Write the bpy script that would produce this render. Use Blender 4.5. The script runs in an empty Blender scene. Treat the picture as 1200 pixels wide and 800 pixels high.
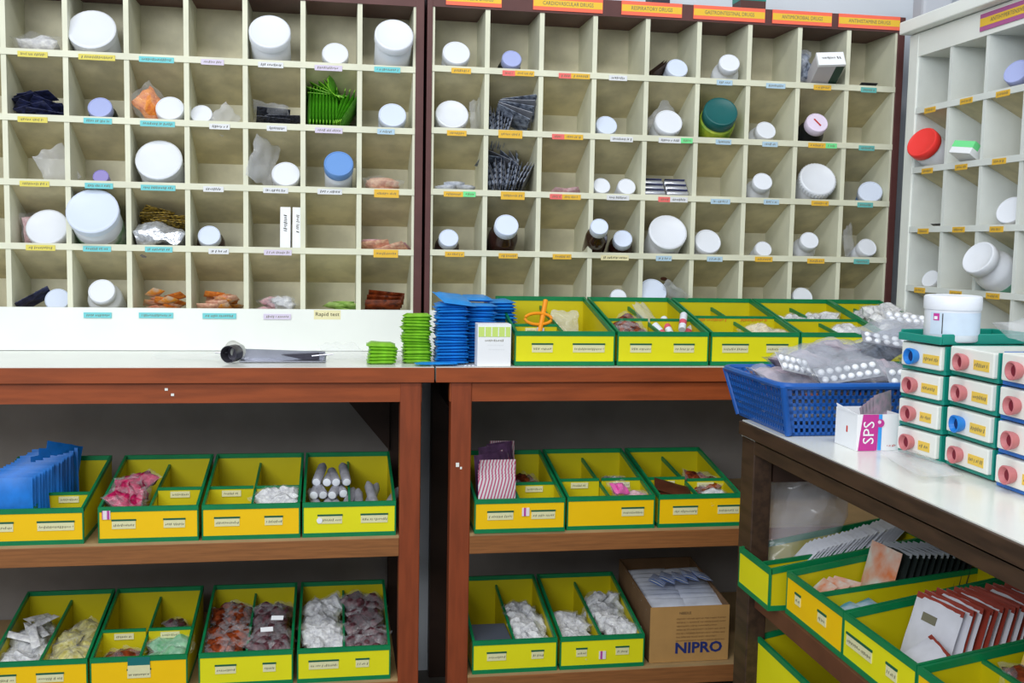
import bpy, math, random
from math import sin, cos, pi, radians, tan, atan2, sqrt
from mathutils import Matrix, Vector, noise, Euler
R = random.Random(7)
S = bpy.context.scene
col = S.collection

# ------------------------------------------------------------------ camera
F_PX = 1230.0
yaw, pitch, roll = 0.1689, -0.0933, 0.0192
fwd = Vector((sin(yaw)*cos(pitch), cos(yaw)*cos(pitch), sin(pitch)))
rt = Vector((cos(yaw), -sin(yaw), 0)); up = rt.cross(fwd)
rgt = rt*cos(roll) + up*sin(roll); upp = up*cos(roll) - rt*sin(roll)
cd = bpy.data.cameras.new('camera'); cam = bpy.data.objects.new('camera', cd); col.objects.link(cam)
cd.sensor_width = 36; cd.lens = 36*F_PX/1200; cd.clip_start = 0.05
mw = Matrix.Identity(4)
for k in range(3):
    mw[k][0] = rgt[k]; mw[k][1] = upp[k]; mw[k][2] = -fwd[k]
mw[0][3], mw[1][3], mw[2][3] = -0.0237, -2.5008, 1.1217
cam.matrix_world = mw
S.camera = cam
# ------------------------------------------------------------------ world, lights, exposure
w = bpy.data.worlds.new('world'); S.world = w; w.use_nodes = True
w.node_tree.nodes['Background'].inputs[0].default_value = (0.86, 0.93, 1.0, 1)
w.node_tree.nodes['Background'].inputs[1].default_value = 0.47
def area(name, loc, target, sx, sy, power, color):
    l = bpy.data.lights.new(name, 'AREA'); l.shape = 'RECTANGLE'; l.size = sx; l.size_y = sy; l.energy = power; l.color = color
    o = bpy.data.objects.new(name, l); col.objects.link(o); o.location = loc
    o.rotation_euler = (Vector(target)-Vector(loc)).to_track_quat('-Z', 'Y').to_euler()
    return o
area('window_light', (-1.6, -3.6, 2.35), (0.3, 0, 1.1), 2.6, 1.2, 74, (0.93, 0.97, 1.0))
area('fluorescent_lamp', (0.2, -1.9, 2.9), (0.4, -0.1, 1.2), 2.4, 0.3, 26, (1.0, 0.99, 0.94))
S.view_settings.view_transform = 'Standard'; S.view_settings.look = 'None'
S.view_settings.gamma = 1; S.view_settings.exposure = 0.12

# ------------------------------------------------------------------ materials
def lin(c):
    return tuple(((v/255)/12.92 if v/255 <= .04045 else ((v/255+.055)/1.055)**2.4) for v in c) + (1,)
MATS = {}
def mat(name, rgb, rough=.5, var=.0, scale=30, metal=0, bump=0, rgb2=None, spec=.4, stretch=None):
    if name in MATS: return MATS[name]
    m = bpy.data.materials.new(name); m.use_nodes = True; MATS[name] = m
    nt = m.node_tree; b = nt.nodes['Principled BSDF']
    b.inputs['Base Color'].default_value = lin(rgb); b.inputs['Roughness'].default_value = rough
    b.inputs['Metallic'].default_value = metal; b.inputs['Specular IOR Level'].default_value = spec
    m.diffuse_color = lin(rgb)
    if var or bump or rgb2:
        tc = nt.nodes.new('ShaderNodeTexCoord'); n = nt.nodes.new('ShaderNodeTexNoise')
        n.inputs['Scale'].default_value = scale; n.inputs['Detail'].default_value = 4
        if stretch:
            mp = nt.nodes.new('ShaderNodeMapping'); mp.inputs['Scale'].default_value = stretch
            nt.links.new(tc.outputs['Object'], mp.inputs[0]); nt.links.new(mp.outputs[0], n.inputs['Vector'])
        else: nt.links.new(tc.outputs['Object'], n.inputs['Vector'])
        cr = nt.nodes.new('ShaderNodeValToRGB'); nt.links.new(n.outputs['Fac'], cr.inputs[0])
        a = lin(rgb); c2 = lin(rgb2) if rgb2 else tuple(max(0, v*(1-var)) for v in a[:3])+(1,)
        cr.color_ramp.elements[0].color = c2; cr.color_ramp.elements[1].color = a
        cr.color_ramp.elements[0].position = .35; cr.color_ramp.elements[1].position = .62
        nt.links.new(cr.outputs[0], b.inputs['Base Color'])
        if bump:
            bp = nt.nodes.new('ShaderNodeBump'); bp.inputs['Strength'].default_value = bump; bp.inputs['Distance'].default_value = .01
            nt.links.new(n.outputs['Fac'], bp.inputs['Height']); nt.links.new(bp.outputs[0], b.inputs['Normal'])
    return m
def film(name, rgb, op=.35, rough=.2):
    if name in MATS: return MATS[name]
    m = bpy.data.materials.new(name); m.use_nodes = True; MATS[name] = m
    nt = m.node_tree; b = nt.nodes['Principled BSDF']; out = nt.nodes['Material Output']
    b.inputs['Base Color'].default_value = lin(rgb); b.inputs['Roughness'].default_value = rough; b.inputs['Specular IOR Level'].default_value = .8
    t = nt.nodes.new('ShaderNodeBsdfTransparent'); mx = nt.nodes.new('ShaderNodeMixShader'); mx.inputs[0].default_value = op
    nt.links.new(t.outputs[0], mx.inputs[1]); nt.links.new(b.outputs[0], mx.inputs[2]); nt.links.new(mx.outputs[0], out.inputs[0])
    return m
def stripes(name, bg, fg, scale=60, angle=.6, width=.35, rough=.35):
    if name in MATS: return MATS[name]
    m = bpy.data.materials.new(name); m.use_nodes = True; MATS[name] = m
    nt = m.node_tree; b = nt.nodes['Principled BSDF']; b.inputs['Roughness'].default_value = rough
    tc = nt.nodes.new('ShaderNodeTexCoord'); mp = nt.nodes.new('ShaderNodeMapping'); mp.inputs['Rotation'].default_value = (0, 0, angle)
    wv = nt.nodes.new('ShaderNodeTexWave'); wv.inputs['Scale'].default_value = scale; wv.inputs['Distortion'].default_value = .3
    cr = nt.nodes.new('ShaderNodeValToRGB'); cr.color_ramp.interpolation = 'CONSTANT'
    cr.color_ramp.elements[0].color = lin(fg); cr.color_ramp.elements[1].color = lin(bg); cr.color_ramp.elements[1].position = width
    nt.links.new(tc.outputs['Object'], mp.inputs[0]); nt.links.new(mp.outputs[0], wv.inputs[0]); nt.links.new(wv.outputs['Fac'], cr.inputs[0]); nt.links.new(cr.outputs[0], b.inputs['Base Color'])
    return m
M = mat
cream = M('cream_paint', (226, 226, 203), .45, .12, 9)
cream_in = M('cream_board_worn', (226, 220, 192), .6, .22, 14)
slope_m = M('floor_board_worn', (222, 210, 170), .65, .25, 16)
white_pt = M('white_board', (240, 243, 238), .35, .05, 6)
brown = M('brown_paint', (94, 56, 54), .45, .15, 20)
wood_red = M('red_brown_wood', (154, 74, 34), .45, .25, 18, stretch=(.5, 4, 4))
wood_redv = M('red_brown_wood_upright', (142, 66, 34), .45, .22, 18, stretch=(4, 4, .5))
wood_edge = M('plywood_edge', (150, 96, 52), .55, .25, 25, stretch=(.5, 4, 8))
wood_dark = M('dark_wood', (70, 50, 36), .5, .35, 20, stretch=(4, .5, 4), rgb2=(52, 36, 26))
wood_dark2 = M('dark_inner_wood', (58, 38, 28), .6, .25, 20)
grey_panel = M('grey_back_board', (146, 140, 136), .8, .12, 12)
lamin = M('white_laminate', (236, 238, 232), .22, .04, 8, spec=.5)
wall_m = M('pale_wall_paint', (214, 220, 228), .8, .05, 5)
floor_m = M('grey_floor', (110, 105, 100), .7, .2, 8)
white_pl = M('white_plastic', (229, 233, 242), .35, spec=.4)
pale_pl = M('pale_blue_white_plastic', (215, 225, 245), .35)
lav_pl = M('lavender_plastic', (170, 180, 228), .4)
blue_pl = M('blue_lid_plastic', (104, 150, 214), .4)
purple_pl = M('lilac_plastic', (150, 140, 200), .4)
green_lid = M('dark_green_plastic', (14, 92, 92), .4)
red_lid = M('red_plastic', (244, 62, 58), .4)
pink_lid = M('pale_pink_plastic', (232, 218, 240), .4)
brown_gl = M('brown_glass', (48, 22, 20), .15, spec=.6)
dark_gl = M('black_plastic', (26, 28, 30), .3)
yellow_gr = M('yellow_green_label', (186, 200, 60), .5, rgb2=(120, 160, 50), scale=35)
teal = M('teal_plastic', (22, 140, 124), .35)
blue_cas = M('blue_plastic_casing', (48, 112, 196), .35)
tape = M('green_tape', (10, 128, 76), .4, .12, 40)
amber = M('amber_yellow_board', (252, 202, 0), .45, .04, 10)
lemon = M('lemon_yellow_board', (234, 228, 22), .45, .05, 10)
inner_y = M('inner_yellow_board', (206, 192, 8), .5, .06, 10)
tag_w = M('pale_tag_paper', (228, 224, 176), .6, .05, 60)
tag_dk = M('dark_green_tag_band', (12, 92, 66), .6)
ink = M('grey_ink', (120, 116, 96), .7)
ink_dk = M('dark_ink', (50, 46, 40), .7)
ink_red = M('red_ink', (196, 60, 50), .7)
magenta = M('magenta_print', (196, 56, 150), .5)
white_pp = M('white_paper', (240, 242, 246), .6)
carton = M('brown_cardboard', (186, 142, 84), .7, .1, 20)
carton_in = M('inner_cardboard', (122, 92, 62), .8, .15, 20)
navy = M('navy_ink', (34, 48, 110), .6)
chrome = M('brushed_metal', (176, 178, 190), .28, .1, 20, metal=.85)
dk_metal = M('dark_metal', (76, 74, 84), .35, metal=.7)
basket_m = M('blue_basket_plastic', (30, 92, 176), .3, .06, 20)
foil = M('silver_foil', (215, 218, 226), .25, .35, 60, metal=.6, bump=.6)
pill_w = M('white_pill_blister', (238, 240, 246), .25, spec=.7)
blis_grey = M('grey_blister_foil', (168, 170, 180), .3, .2, 60, metal=.4)
clear = film('clear_plastic_film', (238, 240, 246), .11, .1)
clear2 = film('hazy_plastic_film', (230, 232, 238), .28, .15)
clear_dk = film('greyish_clear_film', (205, 210, 222), .3, .12)
LC = {'y': M('yellow_sticker', (222, 208, 96), .6), 'c': M('cyan_sticker', (116, 204, 210), .6), 'l': M('lavender_sticker', (214, 204, 226), .6),
      'w': M('white_sticker', (224, 226, 230), .6), 'b': M('light_blue_sticker', (178, 206, 226), .6), 'o': M('orange_yellow_sticker', (232, 184, 60), .6),
      'p': M('red_pink_sticker', (238, 112, 108), .6), 'g': M('mint_green_sticker', (120, 230, 150), .6), 't': M('teal_sticker', (104, 184, 180), .6),
      'k': M('cream_sticker', (232, 224, 178), .6)}

# ------------------------------------------------------------------ mesh helpers
class MB:
    def __init__(s): s.v = []; s.f = []
    def add(s, vs, fs):
        n = len(s.v); s.v += [tuple(v) for v in vs]; s.f += [tuple(i+n for i in f) for f in fs]; return s
    def box(s, x0, x1, y0, y1, z0, z1, T=None):
        vs = [Vector((x, y, z)) for x in (x0, x1) for y in (y0, y1) for z in (z0, z1)]
        if T: vs = [T @ v for v in vs]
        return s.add(vs, [(0, 1, 3, 2), (4, 6, 7, 5), (0, 4, 5, 1), (2, 3, 7, 6), (0, 2, 6, 4), (1, 5, 7, 3)])
    def prism(s, poly, a0, a1, axis='x'):
        # poly of 2-D points in the plane across the axis, extruded a0..a1
        n = len(poly); mk = {'x': lambda p, a: (a, p[0], p[1]), 'y': lambda p, a: (p[0], a, p[1]), 'z': lambda p, a: (p[0], p[1], a)}[axis]
        vs = [mk(p, a0) for p in poly]+[mk(p, a1) for p in poly]
        fs = [tuple(range(n))[::-1], tuple(range(n, 2*n))]+[(i, (i+1) % n, n+(i+1) % n, n+i) for i in range(n)]
        return s.add(vs, fs)
    def lathe(s, prof, n=28, T=None):
        vs = []; fs = []
        for r, z in prof:
            for k in range(n):
                v = Vector((r*cos(2*pi*k/n), r*sin(2*pi*k/n), z)); vs.append(T @ v if T else v)
        for i in range(len(prof)-1):
            for k in range(n):
                a, b = i*n+k, i*n+(k+1) % n; fs.append((a, b, b+n, a+n))
        fs.append(tuple(range(n))[::-1]); m = (len(prof)-1)*n; fs.append(tuple(range(m, m+n)))
        return s.add(vs, fs)
    def tube(s, pts, r, n=8, closed=False):
        pts = [Vector(p) for p in pts]; N = len(pts); vs = []; fs = []
        for i, p in enumerate(pts):
            d = (pts[(i+1) % N]-pts[i-1]) if closed else (pts[min(i+1, N-1)]-pts[max(i-1, 0)])
            d.normalize(); u = d.orthogonal() if abs(d.z) > .95 else d.cross(Vector((0, 0, 1))); u.normalize(); q = d.cross(u)
            for k in range(n): vs.append(p+(u*cos(2*pi*k/n)+q*sin(2*pi*k/n))*r)
        for i in range(N if closed else N-1):
            j = (i+1) % N
            for k in range(n): fs.append((i*n+k, i*n+(k+1) % n, j*n+(k+1) % n, j*n+k))
        if not closed: fs += [tuple(range(n))[::-1], tuple(range((N-1)*n, N*n))]
        return s.add(vs, fs)
    def mesh(s, name, m, smooth=False):
        me = bpy.data.meshes.new(name); me.from_pydata(s.v, [], s.f); me.materials.append(m)
        if smooth:
            me.polygons.foreach_set('use_smooth', [True]*len(me.polygons))
            try: me.set_sharp_from_angle(angle=radians(40))
            except Exception: pass
        me.update(); return me
    def build(s, name, m, parent=None, smooth=False, bevel=0):
        o = link(name, s.mesh(name, m, smooth), parent)
        if bevel:
            b = o.modifiers.new('bevel', 'BEVEL'); b.width = bevel; b.segments = 2; b.limit_method = 'ANGLE'
        return o
def link(name, data, parent=None):
    o = bpy.data.objects.new(name, data); col.objects.link(o)
    if parent: o.parent = parent
    return o
def thing(name, label, cat, group=None, loc=(0, 0, 0), mtx=None):
    o = bpy.data.objects.new(name, None); col.objects.link(o); o.empty_display_size = .02
    if mtx is not None: o.matrix_world = mtx
    else: o.location = loc
    return tag(o, label, cat, group)
def tag(o, label, cat, group=None):
    o['label'] = label; o['category'] = cat
    if group: o['group'] = group
    return o
def struct(o): o['kind'] = 'structure'; return o
def copy_tree(o, parent=None):
    c = o.copy(); col.objects.link(c)
    if parent: c.parent = parent
    for ch in list(o.children): copy_tree(ch, c)
    return c
def prune(o):                       # removes a prototype and its parts
    for ch in list(o.children): prune(ch)
    bpy.data.objects.remove(o)
def put(proto, mtx, label, group=None):
    c = copy_tree(proto); c.matrix_world = mtx; c['label'] = label
    if group: c['group'] = group
    elif 'group' in c: del c['group']
    return c
def TR(x, y, z, rx=0, ry=0, rz=0, s=1):
    return Matrix.Translation((x, y, z)) @ Euler((rx, ry, rz)).to_matrix().to_4x4() @ Matrix.Scale(s, 4)
def lettering(body, size, m, parent, T, name='lettering', align='CENTER', sx=1, bold=0):
    cu = bpy.data.curves.new('t', 'FONT'); cu.body = body; cu.size = size; cu.align_x = align; cu.align_y = 'CENTER'; cu.resolution_u = 2; cu.offset = bold
    o = bpy.data.objects.new('t', cu); me = bpy.data.meshes.new_from_object(o); bpy.data.objects.remove(o)
    me.name = name; me.materials.clear(); me.materials.append(m)
    me.transform(T @ Matrix.Diagonal((sx, 1, 1, 1)))
    return link(name, me, parent)
def scribble(x0, x1, zc, h, y, m, parent, seed=0, name='lettering', tilt=0, T=None):
    """illegible small writing: a run of short strokes on a face looking towards -Y"""
    r = random.Random(seed); b = MB(); x = x0
    while x < x1:
        wd = h*r.uniform(.25, .6); hh = h*r.uniform(.45, 1.0); zz = zc+r.uniform(-.1, .1)*h
        vs = [Vector((x, y, zz-hh/2)), Vector((x+wd*.55, y, zz-hh/2)), Vector((x+wd, y, zz+hh/2)), Vector((x+wd*.45, y, zz+hh/2))]
        if T: vs = [T @ v for v in vs]
        b.add(vs, [(0, 1, 2, 3)]); x += wd*1.25+(h*.4 if r.random() < .12 else 0)
    return b.build(name, m, parent)

# ------------------------------------------------------------------ setting
struct(MB().box(-1.6, 1.62, .165, .2, 0, 2.4).build('wall_back', wall_m))
struct(MB().box(1.52, 1.56, -2.6, .165, 0, 2.4).build('wall_right', wall_m))
struct(MB().box(-1.6, 1.62, -2.6, .2, -.04, 0).build('floor', floor_m))
t = thing('gap_shade', 'dark blue grey strip standing in for shade in the corner between the two pigeonhole cabinets', 'shade strip', loc=(1.425, -.03, .9))
MB().box(-.012, .012, -.02, .02, 0, .76).build('shade_strip', M('blue_grey_shade', (66, 76, 98), .5), t, bevel=.003)  # added strip, its blue-grey colour paints the shade in the gap between cabinets
MB().box(-.03, .05, -.04, .012, .775, .95).build('junction_box', M('grey_box_plastic', (176, 178, 186), .5), t, bevel=.008)

# ------------------------------------------------------------------ pigeonhole cabinets
DS, DROP = .15, .078
PH = math.atan2(DROP, .145)
class Cab:
    def __init__(s, nm, label, M0, x0, wd, ncol, ztop, zs, zb, base_from, frame_m, side_l, side_r, top_rail, lips, cream=cream):
        s.M = M0; s.x0 = x0; s.w = wd; s.zs = zs; s.ztop = ztop
        t = s.t = thing(nm, label, 'cabinet', mtx=M0 @ Matrix.Translation((0, 0, zb)))
        P = lambda b, n, m, **k: (b.v.__setitem__(slice(None), [(v[0], v[1], v[2]-zb) for v in b.v]), b.build(n, m, t, **k))[1]
        xr = x0+ncol*wd
        if side_l: P(MB().box(x0-side_l, x0, -.004, DS+.01, zb, ztop+top_rail), 'side_panel', frame_m, bevel=.001)
        if side_r: P(MB().box(xr, xr+side_r, -.004, DS+.01, zb, ztop+top_rail), 'side_panel', frame_m, bevel=.001)
        P(MB().box(x0, xr, -.003, DS+.01, ztop, ztop+top_rail), 'top_rail', frame_m)
        P(MB().box(x0, xr, -.001, .012, zb, zs[-1]+.004), 'base_panel', white_pt)
        for j in range(ncol+1):
            xx = x0+j*wd; hw = .0056
            a = max(x0, xx-hw); b_ = min(xr, xx+hw)
            P(MB().box(a, b_, 0, DS, zs[-1]+.004, ztop).box(a, b_, .012, DS, zs[-1]-DROP, zs[-1]+.004), 'divider', cream)
        P(MB().box(x0, xr, DS, DS+.006, zb, ztop), 'back_board', cream_in)
        for i, z in enumerate(zs):
            last = i == len(zs)-1
            if not last:
                for j in range(ncol):       # the sloping floor of each hole runs down to the back
                    a, b_ = x0+j*wd+.0056, x0+(j+1)*wd-.0056
                    P(MB().prism([(0, z-.006), (0, z+.006), (.005, z+.006), (DS, z-DROP+.006), (DS, z-DROP-.002), (.005, z-.004)], a, b_), 'sloped_floor', slope_m)
            else:
                P(MB().prism([(.012, z-.006), (.012, z+.002), (DS, z-DROP+.006), (DS, z-DROP-.002)], x0, xr), 'sloped_floor', slope_m)
            if not last: P(MB().box(x0, xr, -.0025, .0035, z-.008, z+.006), 'front_lip', cream)
            row = lips[i] if i < len(lips) else []
            for j, code in enumerate(row):
                if not code: continue
                parts = code.split('+'); n = len(parts)
                cx = x0+(j+.5)*wd+R.uniform(-.008, .008); W = {'o': .046, 'y': .062, 'c': .06, 'w': .045, 'l': .05, 'b': .04, 't': .042, 'k': .07}
                x = cx-.03 if n > 1 else None
                for q in parts:
                    big = q.endswith('2'); qc = q[0]; ww = W.get(qc, .03)*(1.25 if big else 1)
                    if x is None: x = cx-ww/2
                    zc = z-.001-(.004 if not last else .012)+R.uniform(-.0015, .0015); hh = .0062*(1.5 if big and qc == 'o' else 1)
                    lab = P(MB().box(x, x+ww, -.0042, -.003 if not last else -.0002, zc-hh, zc+hh), 'sticker', LC[qc])
                    scribble(x+.006, x+ww-.006, zc-zb, .006, -.0046, ink_dk if qc in 'wk' else ink, lab, seed=i*31+j)
                    x += ww
        s.zb = zb
    def at(s, i, x, sl, lift):
        """local point on the sloped floor of row i: distance sl up the slope from its back corner"""
        z0 = s.zs[i]+.006
        a = Vector((0, -cos(PH), sin(PH))); n = Vector((0, sin(PH), cos(PH)))
        return Vector((x, DS, z0-DROP))+a*sl+n*lift
    def frame(s, i, x, sl, lift=0, spin=0, side=0):
        """frame on the slope: local Z points up the slope out of the hole, local Y is the floor normal"""
        a = Vector((0, -cos(PH), sin(PH))); n = Vector((0, sin(PH), cos(PH))); xx = Vector((1, 0, 0))
        if side: 
            q = Matrix.Rotation(side, 3, n); a = q @ a; xx = q @ xx
        m = Matrix.Identity(4)
        for k in range(3): m[k][0] = -xx[k]; m[k][1] = n[k]; m[k][2] = a[k]
        m.translation = s.at(i, x, sl, lift)
        return s.M @ m
I4 = Matrix.Identity(4)
zL = [1.5204-.1415*i for i in range(5)]; zR = [1.5265-.143*i for i in range(5)]; zS = [1.4575-.1415*i for i in range(5)]
xL, wL, xR, wR = -.7395, .1288, .2008, .13
lipL = [['', 'y', 'y2', 'c2', 'l', 'w2', 'l2', 'c'], ['', 'y', 'c', 'c2', 'w', 'w', 'l2', 'b'], ['', 'y', 'c', 'c2', 'w', 'w2', 'w2', 'o2'],
        ['', 'y', 'c', 'c', 'w', 'l2', '', 'o2'], ['', '', 'c', 'c2', 'c2', 'l2', '', '']]
CL = Cab('pigeonhole_cabinet', 'left cream pigeonhole cabinet with brown end, standing on the left table', I4, xL-wL, wL, 8, 1.663, zL, .861, .96, brown, .02, .019, .045, lipL)
lipR = [['o', 'p+o', 'p+o', 'w', '', 'b', 'b2', 'o', 't'], ['o', 'o2', 'p+o', 'w2', 'w2+g', 'b', 'b', 'o+g', 't'],
        ['o+g', 'o2', 'p+o', 'w2', 'p+w', 'b2', 'b', 'o', 't'], ['o', 'o', 'o', 'k', 'b', 'b', 'o', 'o', 't'], []]
CR = Cab('pigeonhole_cabinet', 'middle cream pigeonhole cabinet in brown frame with orange and yellow header signs', I4, xR, wR, 9, 1.666, zR, .861, .951, brown, .0125, .018, .038, lipR)
MS = Matrix.Translation((1.357, -.1293, 0)) @ Matrix.Rotation(-pi/2, 4, 'Z')
wS = .136
CS = Cab('pigeonhole_cabinet', 'white framed pigeonhole cabinet on the right wall above the dark table', MS, 0, wS, 7, 1.585, zS, .807, .886, white_pt, .038, .03, .055,
         [['o']*7, ['o']*7, ['o']*7, ['o']*7, []], cream=M('white_cabinet_paint', (228, 233, 230), .45, .1, 9))
tr = MB().box(-.045, 7*wS+.04, -.03, .16, 1.642-.807, 1.672-.807).build('cornice', white_pt, CS.t, bevel=.003)
# handwriting on the left base panel
st = MB().box(-.07, -.008, -.0012, -.0002, .935-.861, .957-.861).build('sticker', LC['k'], CL.t)
lettering('Rapid test', .0125, ink_dk, st, TR(-.039, -.0016, .947-.861, pi/2, 0, 0), sx=1.1)
# headers
hp = M('header_orange_print', (250, 112, 84), .45); hy = M('header_yellow_print', (236, 192, 56), .45); hm = M('header_magenta_print', (178, 92, 150), .45)
def header(cab, zb, x0, x1, z0, z1, txt, outer, y=-.0045, clipto=None):
    h = MB().box(x0, x1, y-.001, y+.001, z0-zb, z1-zb).build('header_sign', outer, cab.t)
    MB().box(x0+.001, x1-.001, y-.0014, y-.001, z0-zb+(z1-z0)*.26, z1-zb-(z1-z0)*.26).build('header_band', hy, h)
    lettering(txt, .0125, ink, h, TR((x0+x1)/2, y-.0018, (z0+z1)/2-zb, pi/2, 0, 0), sx=1.0*(x1-x0)/(.0105*len(txt)))
HD = [(.231, .362, 'ANALGESIC DRUGS'), (.437, .606, 'CARDIOVASCULAR DRUGS'), (.652, .803, 'RESPIRATORY DRUGS'), (.832, 1.015, 'GASTROINTESTINAL DRUGS'),
      (1.034, 1.19, 'ANTIMICROBIAL DRUGS'), (1.208, 1.373, 'ANTIHISTAMINE DRUGS')]
for x0, x1, tx in HD: header(CR, .861, x0, x1, 1.671, 1.704, tx, hp)
header(CS, .807, .247, .48, 1.596, 1.632, 'ANTIHYPERTENSIVE DRUGS', hm)

st = MB().lathe([(.004, 0), (.009, .001), (.004, .002)], 9, T=TR(.80, .06, 1.04-.861, 2.6, .3, 0)).build('brown_stain', M('rust_stain', (92, 50, 34), .7), CR.t)
# ------------------------------------------------------------------ jars
def jar_shape(kind, rl, rb, L):
    """profiles (r, z) of body and lid; z runs from the base to the lid top"""
    lh = min(.022, L*.2)
    if kind in ('tub', 'pale', 'purple', 'big', 'paleblue', 'red', 'blue'):
        b = rb*.95
        body = [(b*.9, 0), (b, .004), (b, L-lh-.004), (b*.93, L-lh+.002)]
        if kind == 'blue': lh = .024
    else:
        b = rb; nk = rl*.86
        body = [(b*.9, 0), (b, .005), (b, L*.66), (b*.93, L*.73), (nk*1.03, L*.8), (nk, L-lh+.002)]
        if kind == 'green': body = [(b*.92, 0), (b, .006), (b, L*.72), (b*.97, L*.78), (nk, L*.82), (nk, L-lh+.002)]; lh = .03
    lid = [(rl*.97, L-lh), (rl, L-lh+.0015), (rl, L-.003), (rl*.955, L-.0005), (rl*.9, L), (rl*.86, L-.0012), (rl*.2, L-.001)]
    return body, lid
JM = {'tub': (white_pl, white_pl, 'white'), 'pale': (pale_pl, pale_pl, 'pale bluish white'), 'purple': (purple_pl, purple_pl, 'small lilac'),
      'big': (white_pl, pale_pl, 'large pale lidded'), 'paleblue': (blue_pl, pale_pl, 'pale lidded'), 'blue': (white_pl, blue_pl, 'white'),
      'vial': (dark_gl, lav_pl, 'small'), 'brown': (brown_gl, pale_pl, 'brown glass'), 'bottle': (white_pl, white_pl, 'white'),
      'green': (yellow_gr, green_lid, 'yellow green'), 'dark': (dark_gl, pink_lid, 'black'), 'red': (white_pl, red_lid, 'white')}
def jar(cab, i, x, s_lid, rl, rb, L, kind, label, side=0, nm=None, up=0):
    t = thing(nm or ('bottle' if kind in ('bottle', 'brown', 'dark', 'vial') else 'jar'), label, 'bottle' if kind in ('bottle', 'brown', 'dark', 'vial') else 'jar', mtx=cab.frame(i, x, s_lid, rb+.0005+up, side=side) @ Matrix.Translation((0, 0, -L)))
    b, l = jar_shape(kind, rl, rb, L); mb, ml, _ = JM[kind]
    MB().lathe(b).build('body', mb, t, smooth=True); MB().lathe(l).build('lid', ml, t, smooth=True)
    return t
ROW = ['top', 'second', 'third', 'fourth', 'bottom']; ORD = ['first', 'second', 'third', 'fourth', 'fifth', 'sixth', 'seventh', 'eighth', 'ninth']
JARS = [
('L',0,1,-.559,.1792,.0528,.0528,.122,'tub','big white jar tilted in'), ('L',0,4,-.1692,.2092,.0468,.0468,.159,'tub','tall white jar in'), ('L',0,5,-.0225,.1623,.0309,.0309,.129,'tub','low white jar in'), ('L',0,6,.1106,.2223,.0448,.0448,.174,'tub','tall white jar in'),
('L',1,1,-.5459,.1564,.0269,.0323,.12,'vial','dark bottle with lavender lid in'), ('L',1,2,-.3931,.1642,.0319,.0319,.13,'tub','white jar beside an orange bag in'), ('L',1,3,-.3244,.1556,.0249,.0249,.129,'tub','small white jar in'), ('L',1,6,.1104,.1703,.0329,.0329,.135,'pale','pale bluish jar in'),
('L',2,1,-.5454,.1552,.0179,.0179,.136,'purple','tiny lilac lidded jar in'), ('L',2,2,-.4179,.1806,.0518,.0518,.125,'tub','big round white jar in'), ('L',2,4,-.1351,.1652,.0329,.0329,.13,'tub','white jar beside a leaning clear bag in'), ('L',2,5,-.0139,.2146,.0339,.0339,.178,'blue','white jar with sky blue lid in'),
('L',3,0,-.6655,.1576,.0458,.0458,.108,'tub','white jar beside a pink bag in'), ('L',3,1,-.5574,.217,.0568,.0568,.156,'big','biggest pale lidded jar with green label in'), ('L',3,3,-.3097,.1571,.0259,.0324,.122,'brown','brown bottle with pale blue lid in'),
('L',4,0,-.6481,.1423,.0279,.0279,.112,'pale','pale lidded jar in'), ('L',4,1,-.5477,.1672,.0299,.0388,.125,'bottle','white bottle in'),
('R',0,0,.2589,.1748,.0329,.0329,.139,'tub','white jar in'), ('R',0,1,.3922,.1682,.0239,.0287,.137,'vial','dark bottle with pale lavender lid in'), ('R',0,4,.8035,.1657,.0269,.0269,.137,'pale','pale lidded jar beside brown packets in'), ('R',0,5,.931,.1865,.0259,.0337,.15,'bottle','white bottle in'),
('R',1,0,.2521,.1653,.0398,.0398,.122,'tub','wide white jar in'), ('R',1,3,.6296,.1633,.0269,.0269,.134,'pale','pale lidded jar in'), ('R',1,4,.7845,.1763,.0349,.0349,.139,'tub','white jar in a clear bag in'), ('R',1,5,.9071,.2127,.0418,.0452,.164,'green','yellow jar with dark green lid in'), ('R',1,6,1.0437,.1583,.0259,.0337,.122,'bottle','white bottle in'), ('R',1,7,1.1632,.1978,.0279,.0349,.16,'dark','black bottle with pinkish lid in'),
('R',2,3,.6205,.165,.0219,.0219,.141,'tub','left of two small white jars in'), ('R',2,3,.6845,.1627,.0229,.0229,.138,'tub','right of two small white jars in'), ('R',2,6,1.0282,.1899,.0249,.0324,.155,'bottle','white bottle in'), ('R',2,7,1.1797,.1868,.0468,.0468,.136,'tub','big ribbed white jar in'), ('R',2,8,1.3316,.1591,.0309,.0309,.126,'paleblue','jar with blue body and pale lid in'),
('R',3,0,.2471,.1692,.0239,.0299,.137,'brown','brown bottle with white lid in'), ('R',3,1,.3795,.2266,.0289,.0361,.188,'brown','large brown bottle with pale lid in'), ('R',3,3,.6002,.2448,.0219,.0274,.17,'brown','left taller of two brown bottles in'), ('R',3,3,.6744,.1827,.0239,.0299,.13,'brown','right lower of two brown bottles in'), ('R',3,4,.7898,.1895,.0478,.0478,.138,'tub','big white jar in'), ('R',3,5,.8979,.1711,.0339,.0339,.135,'tub','white jar in'), ('R',3,6,1.0475,.1585,.0219,.0219,.13,'tub','small white jar in'), ('R',3,7,1.1588,.1914,.0239,.0311,.155,'bottle','white bottle in'), ('R',3,8,1.3243,.1729,.0249,.0249,.145,'tub','white jar beside a clear bag in'),
('R',4,3,.6694,.178,.0209,.0209,.16,'tub','small white jar showing above the yellow bins in'), ('R',4,4,.7591,.178,.0359,.0359,.15,'pale','pale jar with film above the yellow bins in'), ('R',4,7,1.1554,.176,.0269,.0269,.155,'tub','white jar showing above the yellow bins in'),
]
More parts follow.
